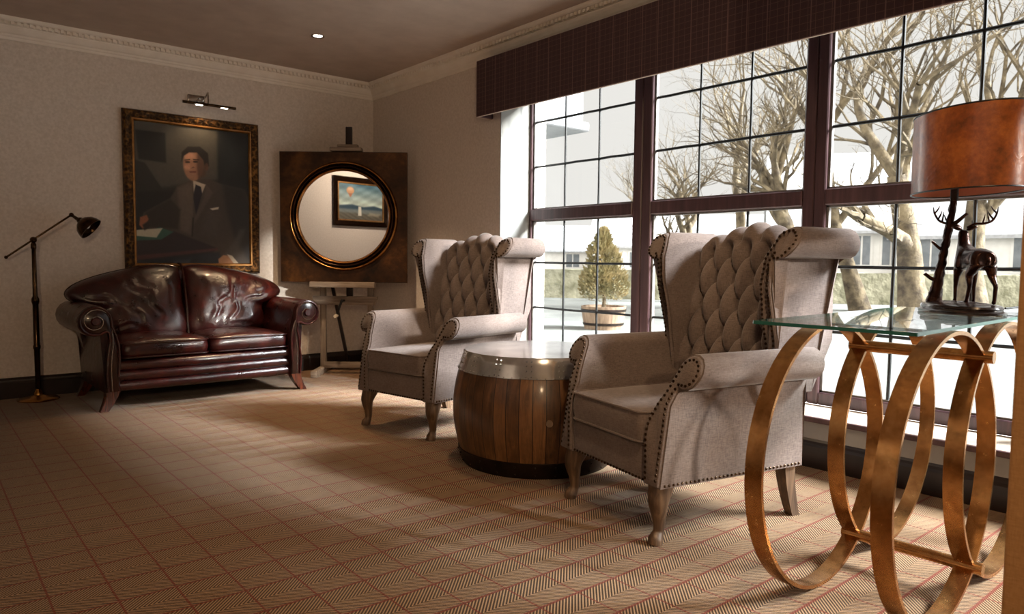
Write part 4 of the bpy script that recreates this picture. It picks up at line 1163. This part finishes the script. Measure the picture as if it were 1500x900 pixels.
# conifer in half barrel planter
p, _ = dirpos(884, 13.9); pc = (p.x, p.y, GZ)
pt = thing('barrel_planter', 'half barrel wooden planter on the gravel outside the left window', 'planter', pc)
bm = B(); lathe(bm, [(.36, 0), (.40, .22), (.43, .44), (.40, .44), (.38, .36), (.01, .36)], 30); obj('tub', bm, M['tub'], pt, 40)
bm = B()
for z, r_ in ((.08, .382), (.34, .425)): lathe(bm, [(r_, z), (r_ + .008, z + .005), (r_ + .012, z + .045), (r_, z + .05)], 30, close_top=False, close_bot=False)
obj('hoop', bm, M['iron'], pt)
cf = thing('conifer_bush', 'golden green cone shaped conifer growing in the half barrel planter', 'bush', (pc[0], pc[1], pc[2] + .36))
bm = B(); tube(bm, [(0, 0, -.02), (.02, 0, .2), (0, 0, .5), (0, 0, 1.3)], [.045, .035, .03, .01], 8); obj('trunk', bm, M['bark'], cf)
bm = B(); rnd = random.Random(4)
blobs = [(0, 0, .62, .50), (.28, .1, .58, .34), (-.25, -.05, .6, .36), (0, 0, .95, .40), (-.12, 0, 1.15, .30), (.1, 0, 1.05, .28), (-.05, 0, 1.38, .20), (-.04, 0, 1.55, .10), (.15, -.2, .5, .3), (-.1, .25, .5, .32)]
for i in range(5200):
    bx, by, bz, br_ = rnd.choice(blobs); v = Vector((rnd.gauss(0, 1), rnd.gauss(0, 1), rnd.gauss(0, 1))).normalized()
    p0 = Vector((bx, by, bz)) + v * br_ * rnd.uniform(.7, 1.02); s_ = rnd.uniform(.025, .06)
    t1_ = v.orthogonal().normalized(); t2_ = v.cross(t1_); q_ = rnd.uniform(0, 6.28); p0 = Vector((p0.x * .86, p0.y * .86, p0.z * .93)); t1_, t2_ = t1_ * math.cos(q_) + t2_ * math.sin(q_), t2_ * math.cos(q_) - t1_ * math.sin(q_)
    tip = p0 + (v * .8 + Vector((0, 0, .6))) * s_ * 1.4
    bm.faces.new([bm.verts.new(x) for x in (p0 - t1_ * s_ * .5, p0 + t1_ * s_ * .5, tip)]); bm.faces.new([bm.verts.new(x) for x in (p0 - t2_ * s_ * .5, p0 + t2_ * s_ * .5, tip)])
obj('foliage', bm, M['conifer'], cf, 0)
bm = B(); box(bm, (W + .45, 8.0, 3.02), (8.28, 9.6, 3.16), .02, 1); box(bm, (W + .45, 8.06, 3.16), (8.2, 9.6, 3.75), .02, 1)
tag(obj('porch_canopy', bm, M['fascia'], None, 0), 'grey flat porch canopy projecting outside the top of the left window', 'canopy')
# ------------------------------------------------------------------ light
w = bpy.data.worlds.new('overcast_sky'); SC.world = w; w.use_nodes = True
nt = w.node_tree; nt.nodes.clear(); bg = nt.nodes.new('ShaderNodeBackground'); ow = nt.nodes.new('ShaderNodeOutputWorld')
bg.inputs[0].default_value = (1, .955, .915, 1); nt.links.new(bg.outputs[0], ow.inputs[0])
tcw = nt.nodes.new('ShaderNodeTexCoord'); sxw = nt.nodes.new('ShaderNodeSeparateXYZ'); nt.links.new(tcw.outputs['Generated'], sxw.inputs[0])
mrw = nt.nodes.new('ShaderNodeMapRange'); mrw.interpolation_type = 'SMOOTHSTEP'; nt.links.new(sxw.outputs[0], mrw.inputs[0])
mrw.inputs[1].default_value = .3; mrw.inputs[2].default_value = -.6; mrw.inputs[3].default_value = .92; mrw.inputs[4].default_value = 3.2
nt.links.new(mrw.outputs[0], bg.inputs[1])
def sun(name, travel, el, st, col, ang):
    l = bpy.data.lights.new(name, 'SUN'); l.energy = st; l.color = col; l.angle = R(ang)
    o = bpy.data.objects.new(name, l); COL.objects.link(o)
    v = Vector((travel[0], travel[1], 0)).normalized() * math.cos(R(el)) + Vector((0, 0, -math.sin(R(el))))
    o.rotation_euler = v.to_track_quat('-Z', 'Y').to_euler(); return o
sun('low_sun', (-.32, .95), 15, 6.0, (1, .93, .84), 2.5)
sun('bright_haze', (-.68, .73), 39, 36.0, (.94, .97, 1.0), 22)
def spot(loc, tgt, e, col, size, blend=.6, r_=.05):
    l = bpy.data.lights.new('real_or_added_spot', 'SPOT'); l.energy = e; l.color = col; l.spot_size = R(size); l.spot_blend = blend; l.shadow_soft_size = r_
    o = bpy.data.objects.new('real_or_added_spot', l); COL.objects.link(o); o.location = loc
    o.rotation_euler = (Vector(tgt) - Vector(loc)).to_track_quat('-Z', 'Y').to_euler()
WARM = (1, .69, .40)
spot((2.33, 4.98, 2.585), (2.33, 4.98, 0), 170, WARM, 80)
spot((1.84, D - .18, 2.165), (1.8, D - .02, 1.3), 6, WARM, 120)
SC.view_settings.view_transform = 'Standard'; SC.view_settings.look = 'None'; SC.view_settings.gamma = 1
SC.view_settings.exposure = 0; SC.view_settings.use_curve_mapping = False
for k, (x, y) in enumerate([(2.3, 2.9), (-.9, 3.4), (.4, -1.2), (-.9, -3.2), (1.6, -3.4)]):
    spot((x, y, 2.585), (x, y, 0), (60, 6, 8, 45, 45)[k], WARM, 100)
spot((-1.3, -2.6, 2.1), (2.2, 2.2, .9), 210, WARM, 70, .5, .04)
spot((1.15, .55, 2.585), (2.0, 1.1, .4), 110, WARM, 110)  # unseen lamp added to brighten the lampshade, gold hoops and nearer armchair
spot((-.75, 2.0, 2.585), (-1.8, 2.0, 1.5), 120, (1, .84, .68), 120)  # unseen wall washer added so the mirror reflects a brighter left wall
